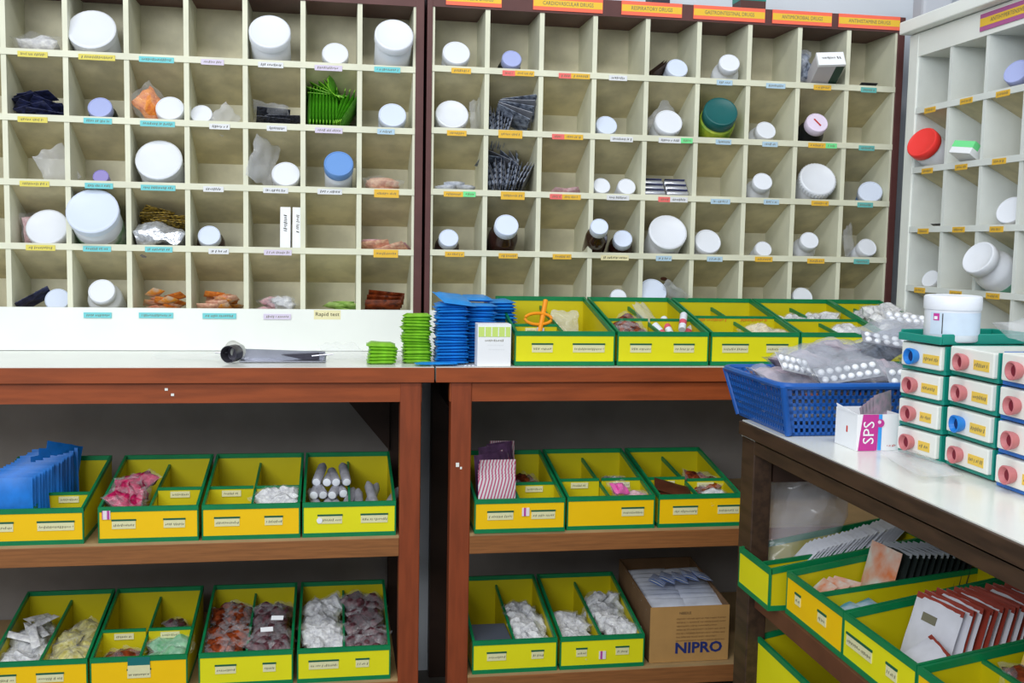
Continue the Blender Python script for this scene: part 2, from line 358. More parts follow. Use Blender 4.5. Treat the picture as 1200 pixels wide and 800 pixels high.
SIDE = {('R', 0, 5): -.12, ('R', 1, 5): -.1, ('R', 2, 6): -.08, ('R', 3, 7): -.08, ('R', 1, 7): -.05, ('R', 3, 3): -.1, ('R', 2, 7): -.08, ('R', 3, 4): -.08, ('R', 2, 8): -.3}
def place_name(c, i, j): return '%s row %s hole of %s cabinet' % (ROW[i], ORD[j], {'L': 'left', 'R': 'middle', 'S': 'right wall'}[c])
for c, i, j, x, s, rl, rb, L, k, lb in JARS:
    cab = CL if c == 'L' else CR
    sd = SIDE.get((c, i, j), 0); 
    t = jar(cab, i, x, s, rl, rb, L, k, lb+' '+place_name(c, i, j), side=sd, up=.012 if (c, i) == ('R', 4) else 0)
    if k == 'big': MB().lathe([(rb*.957, .02), (rb*.957, .09)], 28).build('green_label', M('green_leaf_label', (236, 240, 240), .5, rgb2=(70, 160, 80), scale=22), t, smooth=True)
    if (c, i, j) == ('R', 2, 7):
        b = MB()
        for q in range(36):
            A = 2*pi*q/36; b.box(-.0012, .0012, rl*.99, rl+.0012, L-.02, L-.004, T=Matrix.Rotation(A, 4, 'Z'))
        b.build('lid_ribs', white_pl, t)
    if k == 'dark':
        MB().box(-.002, .002, -.012, .012, L, L+.0004, T=Matrix.Rotation(-.6, 4, 'Z')).build('red_mark', ink_red, t)
    if k == 'brown' and j == 1: MB().box(-.022, .002, -rb-.0006, -rb+.003, .08, .1).build('label', white_pp, t)
# right wall cabinet
jar(CS, 1, .058, .21, .039, .039, .13, 'red', 'white jar with bright red lid in the right wall cabinet', side=.35)
jar(CS, 0, .357, .175, .028, .032, .125, 'vial', 'dark bottle with pale lid in top row of right wall cabinet', side=.35)
jar(CS, 2, .36, .17, .032, .032, .12, 'tub', 'white jar at photo edge in third row of right wall cabinet', side=.35)
jar(CS, 3, .066, .16, .023, .023, .12, 'tub', 'small white jar in fourth row of right wall cabinet', side=.3)
t = jar(CS, 3, .335, .235, .038, .044, .17, 'bottle', 'large white bottle with teal label leaning out of right wall cabinet', side=.25)
MB().lathe([(.0446, .03), (.0446, .09)], 28).build('teal_label', M('teal_label_print', (126, 190, 170), .5), t, smooth=True)

# ------------------------------------------------------------------ soft goods prototypes
NTH = 'first second third fourth fifth sixth seventh eighth ninth tenth eleventh twelfth thirteenth fourteenth fifteenth sixteenth seventeenth eighteenth nineteenth twentieth twenty-first twenty-second twenty-third twenty-fourth twenty-fifth twenty-sixth'.split()
def pillow(wd, ht, th, seed, nu=8, nv=9, rough=.25, wob=.06, power=.5):
    """closed crumpled packet lying in XY, thickness along Z"""
    b = MB(); idx = {}; vs = []; fs = []
    for side in (1, -1):
        for i in range(nu+1):
            for j in range(nv+1):
                u, v = 2*i/nu-1, 2*j/nv-1
                edge = i in (0, nu) or j in (0, nv)
                if edge and side < 0: idx[(side, i, j)] = idx[(1, i, j)]; continue
                p = max(0, (1-u*u)*(1-v*v))**power
                q = Vector((u*1.4+seed*3.7, v*1.4, seed*1.3+side)); nz = noise.noise(q); n2 = noise.noise(q*1.9)*.6
                z = side*th/2*p*(1+rough*1.6*nz)+rough*th*.5*n2*(.4 if edge else 1)
                vs.append((u*wd/2*(1+wob*noise.noise(Vector((v*2, seed, 1)))), v*ht/2*(1+wob*noise.noise(Vector((u*2, seed, 5)))), z+th*.25*rough*noise.noise(Vector((u, v, seed*2.)))))
                idx[(side, i, j)] = len(vs)-1
    for side in (1, -1):
        for i in range(nu):
            for j in range(nv):
                f = (idx[(side, i, j)], idx[(side, i+1, j)], idx[(side, i+1, j+1)], idx[(side, i, j+1)])
                if len(set(f)) > 2: fs.append(f if side > 0 else f[::-1])
    return b.add(vs, fs)
PROTOS = []
def proto(t): PROTOS.append(t); return t
def sachet_p(name, wd, ht, th, m, seed=1, cat='sachet', seal=None, rough=.2, power=.3):
    o = pillow(wd, ht, th, seed, 6, 7, rough, .02, power).build(name, m, smooth=True); tag(o, '', cat)
    if seal:
        for sg in (-1, 1):
            MB().box(-wd/2, wd/2, min(sg*ht/2, sg*ht*.42), max(sg*ht/2, sg*ht*.42), -.0006, .0006).build('seal', seal, o)
    return proto(o)
def bag_p(name, wd, ht, th, content_m, seed=1, fm=None, fill=.78, cat='bag', pills=False):
    t = proto(thing(name, '', cat))
    pillow(wd*fill, ht*fill, th, seed, 9, 9, .6, .12, .4).build('contents', content_m, t, smooth=True)
    pillow(wd, ht, th*1.15, seed+3, 11, 11, .7, .16, .45).build('plastic_film', fm or clear, t, smooth=True)
    return t
def blister_p(name, nx, ny, plate_m, bump_m, pitch=.014, r=.005, cat='pills', flat=False):
    t = proto(thing(name, '', cat)); W, H = nx*pitch+.006, ny*pitch+.004
    MB().box(-W/2, W/2, -H/2, H/2, -.0006, .0006).build('foil_card', plate_m, t, bevel=.0005)
    dome = MB().lathe([(r, .0), (r*.95, .0018), (r*.7, .0036), (r*.3, .0044)], 10).mesh('pill_dome', bump_m, True)
    for a in range(nx):
        for c in range(ny):
            o = link('pill_dome', dome, t); o.location = ((a-(nx-1)/2)*pitch, (c-(ny-1)/2)*pitch, .0006)
    return t
def mott(name, a, b, scale=90, rough=.4, bump=.4): return mat(name, a, rough, scale=scale, rgb2=b, bump=bump)
m_white = mott('white_tablets', (236, 236, 236), (200, 200, 206)); m_peach = mott('peach_sachets', (236, 196, 166), (210, 150, 130))
m_orange = mott('orange_tablets', (236, 150, 60), (206, 110, 50)); m_pink = mott('pink_tablets', (234, 200, 204), (214, 160, 170))
m_dkblue = mott('dark_blue_blisters', (60, 66, 110), (26, 28, 46), 60, .3); m_black = mott('black_blisters', (74, 78, 92), (24, 26, 34), 120, .3)
m_gold = mott('black_gold_foil', (190, 160, 70), (22, 26, 34), 130, .3); m_silv = mott('silver_dark_blisters', (160, 170, 190), (60, 68, 86), 70, .3)
m_green = mat('green_sachet', (92, 176, 40), .35, .3, 60, bump=.3); m_green_l = mat('lime_sachet', (140, 206, 54), .4, .2, 60, bump=.2)
m_blue = mat('blue_sachet', (40, 150, 234), .35, .12, 40, bump=.1); m_blue_d = mat('deep_blue_sachet', (24, 124, 220), .4, .25, 30)
m_mag = mott('magenta_packs', (196, 24, 90), (130, 8, 56), 60, .25); m_redbr = mott('rust_brown_packs', (150, 66, 30), (66, 24, 16), 50, .25)
m_purbr = mott('purple_brown_tablets', (104, 62, 70), (60, 34, 40), 90, .3); m_yelw = mott('pale_yellow_tablets', (216, 208, 130), (180, 168, 90), 80)
m_mint = mott('mint_packs', (150, 200, 160), (96, 168, 120), 50); m_pinkw = stripes('pink_diagonal_print', (222, 214, 220), (190, 60, 110), 42, .3, .3)
m_cream = mott('cream_tablets', (232, 220, 190), (206, 186, 150), 80); m_lime = mott('lime_white_packs', (200, 224, 140), (140, 190, 80), 50)
m_syr = stripes('blue_white_packs', (226, 230, 236), (50, 110, 200), 26, .1, .4)
m_brick = mat('brick_red_sachet', (160, 62, 48), .4, .2, 30)

def in_cell(cab, c, i, j, protos, n, label, cat=None, span=.85, sl=(.03, .14), lift=(.006, .05), group=None, spin=.6, flat=True, xs=None):
    """scatter a small heap on the sloped floor; the packets lie on the slope or on each other"""
    x0 = cab.x0+j*cab.w+(cab.w if c == 'L' else 0); r = random.Random(hash((c, i, j)) % 1000 if False else i*17+j*5+(3 if c == 'L' else 9))
    for k in range(n):
        f = (k+.5)/n; x = x0+cab.w/2+(r.uniform(-1, 1)*cab.w/2*span*.55 if xs is None else xs[k % len(xs)])
        s = sl[0]+(sl[1]-sl[0])*r.random(); lf = lift[0]+(lift[1]-lift[0])*f
        m = cab.frame(i, x, s, lf) @ TR(0, 0, 0, -pi/2+r.uniform(-.15, .15), r.uniform(-.1, .1), 0) @ Matrix.Rotation(r.uniform(-spin, spin), 4, 'Z')
        put(protos[k % len(protos)], m, label+' in '+place_name(c, i, j) if c else label, group)
def G(s): return s
b_white = [bag_p('medicine_bag', .1, .085, .03, m_white, s) for s in (1, 2)]
b_clear = []
def empty_bag(seed, wd=.085, ht=.1, m=None, th=.02):
    o = pillow(wd, ht, th, seed, 12, 12, .8, .2, .5).build('plastic_bag', m or clear2, smooth=True); tag(o, '', 'bag'); proto(o); return o
eb = [empty_bag(s) for s in (11, 12, 13)]
def upr(x, y, z, lean, turn, s=1):
    """a bag stood up in a hole, leaning sideways"""
    return TR(x, y, z, 0, 0, turn) @ TR(0, 0, 0, pi/2, 0, 0) @ TR(0, 0, 0, 0, 0, -lean, s)
# left cabinet, items that are not jars
put(b_white[0], CL.frame(0, xL+.064, .125, .03) @ TR(0, 0, 0, -pi/2) @ TR(0, 0, 0, s=1.1), 'clear bag of white tablets in top row first hole of left cabinet')
bl_dk = [blister_p('blister_pack', 5, 3, m_dkblue, m_dkblue), blister_p('blister_pack', 5, 2, m_black, blis_grey)]
in_cell(CL, 'L', 0, 2, [bl_dk[1]], 2, 'dark blister strip', xs=[-.025, .03], sl=(.12, .14), lift=(.004, .008), group='dark strips in the top left cabinet', spin=.2)
in_cell(CL, 'L', 1, 0, [bl_dk[0]], 14, 'dark blue blister pack heaped', group='dark blue blister heap', lift=(.006, .06), sl=(.09, .155), spin=.5, span=1.1)
ob = bag_p('medicine_bag', .075, .1, .02, m_orange, 4)
put(ob, upr(-.435, .045, 1.415, -.75, .5), 'orange tablets in a clear bag leaning in second row of left cabinet')
put(eb[0], upr(-.275, .04, 1.395, .8, .5, .62), 'clear film bag beside small white jar in left cabinet')
in_cell(CL, 'L', 1, 4, [bl_dk[1]], 5, 'black blister card', group='black blister cards', lift=(.006, .045), sl=(.12, .15), spin=.15, xs=[.012, -.004, .02])
put(eb[1], CL.frame(1, xL+4*wL+.055, .13, .045) @ TR(0, 0, 0, -pi/2, 0, .2), 'clear film bag over black blister cards in left cabinet')
gs = [sachet_p('sachet', .09, .1, .011, m_green, s, seal=m_green_l) for s in (1, 2)]
for k in range(13):
    x = xL+5*wL+.014+k*.0076; tilt = .0 if k < 9 else .25+.08*(k-9)
    put(gs[k % 2], CL.frame(1, x, .128, .052) @ TR(0, 0, 0, 0, 0, tilt) @ TR(0, 0, 0, 0, pi/2-.05, 0) @ TR(0, 0, 0, 0, 0, .0), NTH[k]+' bright green sachet from the left, standing on edge in left cabinet', 'green sachets standing in left cabinet')
for k in range(7):
    put(gs[k % 2], CL.frame(1, xL+5*wL+.05+.004*k, .12+.004*k, .1+.002*k) @ TR(0, 0, 0, -pi/2+.3, .1*k-.1, .3*k), NTH[k]+' green sachet from the left lying on top of the standing ones', 'green sachets laid on top in left cabinet')
put(eb[2], upr(-.645, .05, 1.275, -.5, .4, .85), 'empty clear bag in third row first hole of left cabinet')
put(eb[0], upr(-.186, .03, 1.298, .35, .9, 1.05), 'tall clear bag leaning beside white jar in left cabinet')
bp = bag_p('medicine_bag', .1, .08, .025, m_peach, 5)
put(bp, CL.frame(2, xL+6*wL+.055, .14, .017) @ TR(0, 0, 0, -pi/2, 0, .05), 'bag of peach tablets in third row last hole of left cabinet')
pk = bag_p('medicine_bag', .06, .095, .03, m_pink, 6)
put(pk, upr(-.712, .08, 1.13, -.1, .9, .85), 'bag of pink tablets beside jar in fourth row of left cabinet')
gd = [blister_p('blister_pack', 4, 3, m_gold, m_gold, .0155)]
in_cell(CL, 'L', 3, 2, gd, 14, 'black and gold blister pack', group='black and gold blister packs', lift=(.062, .098), sl=(.1, .15), spin=.5)
fo = pillow(.115, .1, .06, 8, 14, 14, .5, .05, .25).build('foil_wrap', foil, smooth=True); tag(fo, 'crumpled silver foil wrap under gold blister packs in left cabinet', 'foil')
fo.matrix_world = CL.frame(3, xL+2*wL+.064, .13, .027) @ TR(0, 0, 0, -pi/2)
def carton_box(name, wd, d, h, m, mtx, label, cat='box', prints=()):
    t = thing(name, label, cat, mtx=mtx)
    MB().box(-wd/2, wd/2, -d/2, d/2, 0, h).build('carton', m, t, bevel=.0008)
    return t
for k, x in enumerate((-.136, -.108)):
    mtx = Matrix.Translation((x, 0, zL[3]+.004)) @ Matrix.Rotation(radians(-10), 4, 'X')
    t = carton_box('slim_carton', .0235, .06, .098, white_pp, mtx @ Matrix.Translation((0, .034, 0)), ('left' if k == 0 else 'right')+' of two slim white cartons standing in left cabinet')
    scribble(-.02, .02, 0, .008, -.0306, ink_dk, t, k, T=Matrix.Translation((0, 0, .06)) @ Matrix.Rotation(pi/2, 4, 'Y'))
p2 = [sachet_p('packet', .075, .05, .014, m_peach, 3), sachet_p('packet', .07, .05, .012, m_pink, 4)]
in_cell(CL, 'L', 3, 6, p2, 8, 'peach pink packet', group='peach packets', lift=(.005, .03), sl=(.1, .15))
dk1 = bl_dk[0]
put(dk1, CL.frame(4, xL+.035, .13, .03) @ TR(0, 0, 0, -pi/2, 0, .2) @ TR(0, 0, 0, 0, .8, 0, 1.15), 'dark blue blister strip leaning beside pale jar, bottom row of left cabinet')
po = [sachet_p('packet', .045, .03, .008, mott('orange_packets', (232, 152, 50), (200, 200, 190), 50), 5), sachet_p('packet', .045, .03, .008, m_orange, 6), sachet_p('packet', .05, .03, .008, m_peach, 7)]
in_cell(CL, 'L', 4, 2, po, 14, 'orange packet', group='orange packets third hole', lift=(.004, .048), sl=(.1, .155), spin=1.2)
in_cell(CL, 'L', 4, 3, po, 18, 'orange and pink packet', group='orange and pink packets fourth hole', lift=(.004, .045), sl=(.1, .155), spin=.6)
pw = [bag_p('medicine_bag', .06, .05, .016, m_pink, 15), bag_p('medicine_bag', .06, .05, .016, m_white, 16)]
in_cell(CL, 'L', 4, 4, pw, 7, 'small clear bag of whitish tablets', group='small bags bottom row fifth hole', lift=(.01, .035), sl=(.11, .15))
pl = [sachet_p('packet', .05, .035, .008, m_lime, 8)]
in_cell(CL, 'L', 4, 5, pl, 4, 'lime and white packet', group='lime packets', lift=(.005, .03), sl=(.12, .155), xs=[.03, .01, .04])
t = sachet_p('packet', .085, .05, .006, m_redbr, 9)
for k in range(3): put(t, CL.frame(4, xL+6*wL+.058+.004*k, .158+.004*k, .012+.009*k) @ TR(0, 0, 0, -pi/2-.15, 0, .05*k), 'flat dark brown packet overhanging the bottom right hole of left cabinet', 'brown packets bottom of left cabinet')
# middle cabinet
dbr = sachet_p('packet', .06, .07, .006, M('dark_brown_packet', (98, 78, 66), .5, .3, 50), 10)
for k in range(3): put(dbr, CR.frame(0, xR+4*wR+.03+.007*k, .13, .03) @ TR(0, 0, 0, -pi/2, 0, .2) @ TR(0, 0, 0, 0, .9, 0), 'dark brown packet leaning beside pale jar in top row of middle cabinet', 'brown packets in top row of middle cabinet')
sb = bag_p('medicine_bag', .06, .09, .03, m_silv, 17, clear_dk)
put(sb, upr(1.142, .04, 1.577, -.2, .7, .95), 'crumpled silver foil bag beside projecting carton in middle cabinet')
t = thing('projecting_carton', 'white and dark green carton projecting from top row of middle cabinet', 'box', mtx=CR.frame(0, xR+7*wR+.079, .075, .001, side=-.12))
MB().box(-.033, .033, 0, .036, 0, .165).build('carton', M('pale_grey_card', (200, 196, 200), .5), t, bevel=.0008)
MB().box(-.0335, -.012, -.0004, .0364, 0, .16).build('green_side', M('dark_green_card', (34, 66, 54), .5), t)
MB().box(-.0336, .0336, -.0006, .0366, .158, .166).build('end_flap', white_pp, t)
scribble(-.022, .022, 0, .008, 0, ink_dk, t, 4, T=Matrix.Translation((0, .02, .1668)) @ Matrix.Rotation(pi, 4, 'Z') @ Matrix.Rotation(-pi/2, 4, 'X'))
blk = blister_p('blister_pack', 3, 2, m_black, m_black, .013, .004)
put(blk, CR.frame(0, xR+8*wR+.066, .15, .01) @ TR(0, 0, 0, -pi/2, 0, 0), 'small dark blister piece in top right hole of middle cabinet')
put(blk, CS.frame(2, .08, .14, .012) @ TR(0, 0, 0, -pi/2, 0, 0), 'small dark blister piece in third row of right wall cabinet')
sv = [blister_p('blister_pack', 4, 3, m_silv, m_silv, .02, .007), blister_p('blister_pack', 4, 3, blis_grey, m_silv, .02, .007)]
def standing(cab, c, i, j, pr, n, x0, x1, label, group, sl=.12, lift=.03, lean=.3, jit=.1):
    bx = cab.x0+j*cab.w+(cab.w if c == 'L' else 0)
    for k in range(n):
        f = k/max(1, n-1); x = bx+x0+(x1-x0)*f
        put(pr[k % len(pr)], cab.frame(i, x, sl+R.uniform(-.008, .008), lift) @ TR(0, 0, 0, 0, 0, lean*(f-.3)+R.uniform(-jit, jit)) @ TR(0, 0, 0, 0, pi/2, 0) @ TR(0, 0, 0, 0, 0, pi/2-.25), NTH[k]+' '+label, group)
standing(CR, 'R', 1, 1, sv, 8, .012, .065, 'silver blister pack from the left stood on edge in second row of middle cabinet', 'silver blisters second row', *(.12, .034, .5))
for k in range(5): put(sv[k % 2], CR.frame(1, xR+wR+.07+.006*k, .14+.004*k, .05+.008*k) @ TR(0, 0, 0, -pi/2, .1*k, .5-.1*k), 'silver blister pack lying on the heap in second row of middle cabinet', 'silver blisters lying second row')
standing(CR, 'R', 2, 1, sv, 13, .012, .085, 'silver blister pack from the left stood on edge in third row of middle cabinet', 'silver blisters third row', .13, .048, .5)
for k in range(5): put(sv[k % 2], CR.frame(2, xR+wR+.035+.013*k, .13, .1+.003*k) @ TR(0, 0, 0, -pi/2+.1, .12*k-.2, .4*k), 'dark silver blister pack laid across the heap in third row of middle cabinet', 'silver blisters laid third row')
for k in range(3): put(sv[1], CR.frame(2, xR+wR+.094+.008*k, .13, .05) @ TR(0, 0, 0, 0, 0, .5) @ TR(0, 0, 0, 0, pi/2, 0), 'slanting grey blister pack at right of third row heap in middle cabinet', 'slanting blisters third row')
put(eb[0], upr(.312, .045, 1.425, -.25, 1.0, .75), 'clear bag squeezed beside wide white jar in middle cabinet')
put(eb[1], upr(.79, .075, 1.43, .75, .2, .9), 'clear bag around white jar in second row of middle cabinet')
cw = [sachet_p('packet', .05, .03, .012, mott('frosty_packets', (214, 218, 226), (170, 176, 190), 60), 12)]
in_cell(CR, 'R', 2, 0, cw, 3, 'frosty clear packet', group='frosty packets', lift=(.006, .02), sl=(.14, .155), spin=.5)
in_cell(CR, 'R', 2, 2, [p2[1]], 2, 'flat pink packet', group='pink packets', lift=(.004, .01), sl=(.13, .15), spin=.4)
tube = proto(thing('foil_tube', '', 'tube'))
MB().lathe([(.007, -.028), (.0085, -.026), (.0085, .026), (.007, .028)], 14).build('barrel', M('shiny_silver_tube', (200, 202, 212), .25, metal=.6), tube, smooth=True)
MB().box(-.009, .009, .0072, .0092, -.026, .026).build('dark_band', m_dkblue, tube)
for a in range(2):
    for b_ in range(3):
        put(tube, CR.frame(2, xR+4*wR+.034+.06*a, .15-.004*b_, .012+.017*b_) @ TR(0, 0, 0, 0, pi/2, 0), 'silver and navy foil tube stacked in third row of middle cabinet', 'silver tubes third row')
put(eb[2], upr(1.285, .04, 1.145, -.3, .8, .8), 'clear bag beside white jar in last hole of middle cabinet')
put(eb[0], CR.frame(4, xR+4*wR+.09, .18, .04) @ TR(0, 0, 0, -pi/2, 0, .7, .8), 'clear film sheet over pale jar in bottom row of middle cabinet')
# right wall cabinet box and wads
t = carton_box('small_carton', .06, .03, .1, white_pp, CS.frame(1, wS+.062, .1, .001, side=.25) @ TR(0, .016, 0), 'white carton with mint top in second row of right wall cabinet')
MB().box(-.0302, .0302, -.0002, .0153, .082, .1004).build('mint_band', LC['g'], t)

# ------------------------------------------------------------------ tables
def table(nm, label, x0, x1, legs):
    t = thing(nm, label, 'table', loc=(x0, -.315, 0))
    def P(b, n, m, bevel=0): b.v = [(v[0]-x0, v[1]+.315, v[2]) for v in b.v]; return b.build(n, m, t, bevel=bevel)
    P(MB().box(x0, x1, -.318, .16, .83, .86), 'table_top', lamin)
    P(MB().box(x0, x1, -.322, -.318, .828, .859), 'edge_board', wood_red, bevel=.0006)
    P(MB().box(x0+.03, x1-.025, -.312, -.29, .786, .83), 'apron', wood_red)
    for lx in legs:
        P(MB().box(lx, lx+.044, -.315, -.275, 0, .83), 'leg', wood_redv, bevel=.002)
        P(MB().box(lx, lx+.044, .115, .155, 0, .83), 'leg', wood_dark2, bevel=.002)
        for z in (.5, .185): pass
    a, b_ = legs[0], legs[-1]+.044
    for z in (.5, .185):
        P(MB().box(a+.044, b_-.044, -.312, .15, z-.012, z), 'shelf', M('plywood_shelf', (176, 146, 102), .6, .15, 12))
        P(MB().box(a+.044, b_-.044, -.314, -.29, z-.045, z-.006), 'shelf_rail', wood_edge, bevel=.001)
    P(MB().box(a, b_, .155, .162, .05, .83), 'back_panel', grey_panel)
    return t, P
tL, PL = table('shelf_table', 'left red brown wooden table with white top and two shelves of yellow bins', -1.1, .184, (-1.07, .114))
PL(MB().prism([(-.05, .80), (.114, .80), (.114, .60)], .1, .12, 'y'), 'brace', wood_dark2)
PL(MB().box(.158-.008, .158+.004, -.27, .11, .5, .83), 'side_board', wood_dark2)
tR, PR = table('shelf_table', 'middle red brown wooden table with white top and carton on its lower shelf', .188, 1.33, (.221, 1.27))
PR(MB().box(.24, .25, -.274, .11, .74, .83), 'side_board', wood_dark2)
MB().box(.045, .052, -.0008, 0, .646, .655, T=Matrix.Rotation(0, 4, 'X')).build('paint_chip', white_pt, tR)
MB().box(.054, .058, -.0008, 0, .641, .646).build('paint_chip', white_pt, tR)
for dx, dz in ((.0, 0), (.012, -.011)):
    o = MB().box(.0, .006, -.0008, .0002, 0, .005).build('paint_chip', white_pt, tL); o.location = (-.36+1.1+dx, .0, .812+dz-.0)
    o.location.y = .0025
t = thing('dark_table', 'dark wooden side table with worn white top along the right wall', 'table', loc=(.72, -.68, 0))
def PD(b, n, m, bevel=0): b.v = [(v[0]-.72, v[1]+.68, v[2]) for v in b.v]; return b.build(n, m, t, bevel=bevel)
PD(MB().box(.722, 1.515, -2.1, -.68, .775, .805), 'table_top', lamin)
PD(MB().box(.716, .722, -2.1, -.678, .779, .8035), 'edge_board', wood_dark, .001)
PD(MB().box(.722, 1.5, -.68, -.676, .778, .8035), 'edge_board', wood_dark)
PD(MB().box(.722, .745, -2.1, -.74, .752, .778), 'apron', wood_dark, .001)
PD(MB().box(.76, 1.46, -.74, -.72, .70, .775), 'apron', wood_dark2)
for lx, ly in ((.722, -.74), (1.45, -.74), (.722, -2.05)):
    PD(MB().box(lx, lx+.036, ly, ly+.058, 0, .778), 'leg', wood_dark, .002)
PD(MB().box(.75, 1.47, -2.0, -.68, .486, .5), 'shelf', wood_dark)
PD(MB().box(.735, .75, -2.0, -.68, .468, .5), 'shelf_rail', M('brown_rail', (104, 62, 42), .5, .2, 20), .001)
PD(MB().box(.75, 1.47, -2.0, -.68, .171, .185), 'shelf', wood_dark)
PD(MB().box(.735, .75, -2.0, -.68, .155, .185), 'shelf_rail', wood_dark, .001)

# ------------------------------------------------------------------ yellow bins
def bin_(label, M0, wd=.194, d=.285, hf=.073, hb=.122, front=amber, split=.5, cross=None, tags=((.25, .05), (.75, .05)), cz=.75):
    t = thing('medicine_bin', label, 'bin', mtx=M0); e = .003; h2 = wd/2
    MB().box(-h2, h2, 0, e, 0, hf).build('front_panel', front, t)
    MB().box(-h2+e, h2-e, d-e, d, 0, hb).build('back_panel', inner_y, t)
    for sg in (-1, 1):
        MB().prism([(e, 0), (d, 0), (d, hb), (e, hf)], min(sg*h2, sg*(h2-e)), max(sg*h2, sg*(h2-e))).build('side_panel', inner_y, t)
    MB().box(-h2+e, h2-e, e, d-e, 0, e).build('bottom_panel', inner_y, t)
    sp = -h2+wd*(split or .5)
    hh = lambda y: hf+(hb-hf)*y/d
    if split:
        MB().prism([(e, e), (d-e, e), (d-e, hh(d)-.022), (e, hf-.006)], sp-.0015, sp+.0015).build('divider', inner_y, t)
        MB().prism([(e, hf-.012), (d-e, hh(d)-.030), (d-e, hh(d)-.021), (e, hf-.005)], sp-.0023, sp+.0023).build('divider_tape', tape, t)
    T = MB(); k = .0012; tw = .009
    T.box(-h2-k, h2+k, -k, e+k, hf-tw, hf+k)
    T.box(-h2, h2, d-e-k, d+k, hb-tw, hb+k)
    for sg in (-1, 1): T.prism([(e, hf-tw), (d, hb-tw), (d, hb+k), (e, hf+k)], min(sg*(h2+k), sg*(h2-e-k)), max(sg*(h2+k), sg*(h2-e-k)))
    T.build('rim_tape', tape, t)
    T = MB(); T.box(-h2-k, h2+k, -k, 0, 0, tw)
    for sg in (-1, 1):
        T.box(min(sg*(h2+k), sg*h2), max(sg*(h2+k), sg*h2), 0, d, 0, tw); T.box(min(sg*(h2+k), sg*(h2-.0015)), max(sg*(h2+k), sg*(h2-.0015)), -.0008, .004, tw, hf-tw)
    T.build('base_tape', tape, t)
    for n, (fx, ww) in enumerate(tags):
        cx = -h2+wd*fx; z0 = hf*.42
        lb = MB().box(cx-ww/2, cx+ww/2, -.0012, 0, z0-.002, z0+.014).build('label', tag_w, t)
        MB().box(cx-ww/2-.001, cx+ww/2+.001, -.0018, -.0002, z0+.0145, z0+.0178).build('label_band', tag_dk, lb)
        scribble(cx-ww/2+.003, cx+ww/2-.003, z0+.0055, .0055, -.0016, ink, lb, seed=int(fx*100)+int(ww*1000))
    for c in (cross or []):
        a, b_, yy, zz, lab = c      # x range as fractions, depth, top height, has label
        xa, xb = -h2+wd*a+e, -h2+wd*b_-e
        cp = MB().box(xa, xb, yy, yy+.003, e, zz).build('cross_panel', inner_y, t)
        MB().box(xa, xb, yy-.001, yy+.004, zz-.005, zz+.001).build('cross_tape', tape, cp)
        if lab:
            cx = (xa+xb)/2; l2 = MB().box(cx-.02, cx+.02, yy-.002, yy, zz-.021, zz-.008).build('label', tag_w, cp)
            scribble(cx-.016, cx+.016, zz-.0145, .005, yy-.0025, ink, l2, seed=int(xa*1000))
    return t
def bm(xc, z, y=-.31, rz=0): return TR(xc, y, z, 0, 0, rz)
BINS = {}
def B(key, *a, **k): BINS[key] = bin_(*a, **k)
B('m1', 'amber bin holding tall blue sachets, left end of the upper shelf', bm(-.622, .5), wd=.2, tags=((.2, .055), (.74, .07)), cross=[(.5, 1, .1, .082, 1)])
B('m2', 'amber bin of magenta packs on upper shelf of left table', bm(-.395, .5), wd=.194, tags=((.25, .046), (.76, .042)), cross=[(.5, 1, .1, .088, 1)])
B('m3', 'amber bin with empty front compartment and white bags on upper shelf of left table', bm(-.191, .5), wd=.196, tags=((.25, .05), (.73, .036)), cross=[(0, .5, .1, .088, 1), (.5, 1, .11, .085, 0)])
B('m4', 'lemon yellow bin of silver tubes on upper shelf of left table', bm(.01, .5), wd=.192, front=lemon, tags=((.29, .05), (.77, .056)))
B('r1', 'amber bin with tall striped packs on upper shelf of middle table', bm(.374, .5, -.315), wd=.196, tags=((.28, .056), (.76, .052)), cross=[(.5, 1, .1, .085, 1)])
B('r2', 'amber bin with one magenta pack and silver bags on middle table shelf', bm(.578, .5), wd=.196, tags=((.75, .05),), cross=[(0, .5, .1, .09, 1), (.5, 1, .1, .09, 1)])
B('r3', 'amber bin of rust brown packs beside the dark table leg', bm(.782, .5), wd=.19, tags=((.32, .056), (.85, .05)), cross=[(0, .5, .1, .09, 1), (.5, 1, .1, .085, 1)])
B('l1', 'amber bin of white and yellowish bags, left end of the lower shelf', bm(-.614, .185), wd=.188, hb=.125, tags=((.15, .046), (.62, .052)))
B('l2', 'amber bin with green bags on lower shelf of left table', bm(-.418, .185), wd=.19, hb=.125, tags=((.5, .046),), cross=[(0, .5, .1, .095, 1), (.5, 1, .1, .095, 1)])
B('l3', 'lemon bin of rust packs and purple brown bags on lower shelf', bm(-.203, .185), wd=.19, hb=.125, front=lemon, tags=((.28, .042), (.75, .026)))
B('l4', 'lemon bin of white bags and brown bags on lower shelf, next to the leg', bm(.0, .185), wd=.194, hb=.125, front=lemon, tags=((.28, .062), (.7, .028)))
B('q1', 'lemon bin with dark grey box on lower shelf of middle table', bm(.37, .185), wd=.186, hb=.125, front=lemon, tags=((.28, .042), (.77, .027)))
B('q2', 'lemon bin of white bags beside the brown carton on lower shelf', bm(.567, .185), wd=.19, hb=.125, front=lemon, tags=((.25, .024), (.74, .03)))
B('t1', 'lemon bin with orange scissors on the table top, nearest the white box', bm(.468, .861, -.30), wd=.218, d=.288, hb=.133, front=lemon, tags=((.27, .045), (.74, .07)), cross=[(0, .5, .075, .083, 1)])
B('t2', 'lemon bin of brown packs and striped tubes, second on the table top', bm(.688, .861, -.30), wd=.205, d=.288, hb=.133, front=lemon, tags=((.25, .047), (.73, .046)), cross=[(0, .5, .11, .094, 0), (.5, 1, .11, .094, 0)])
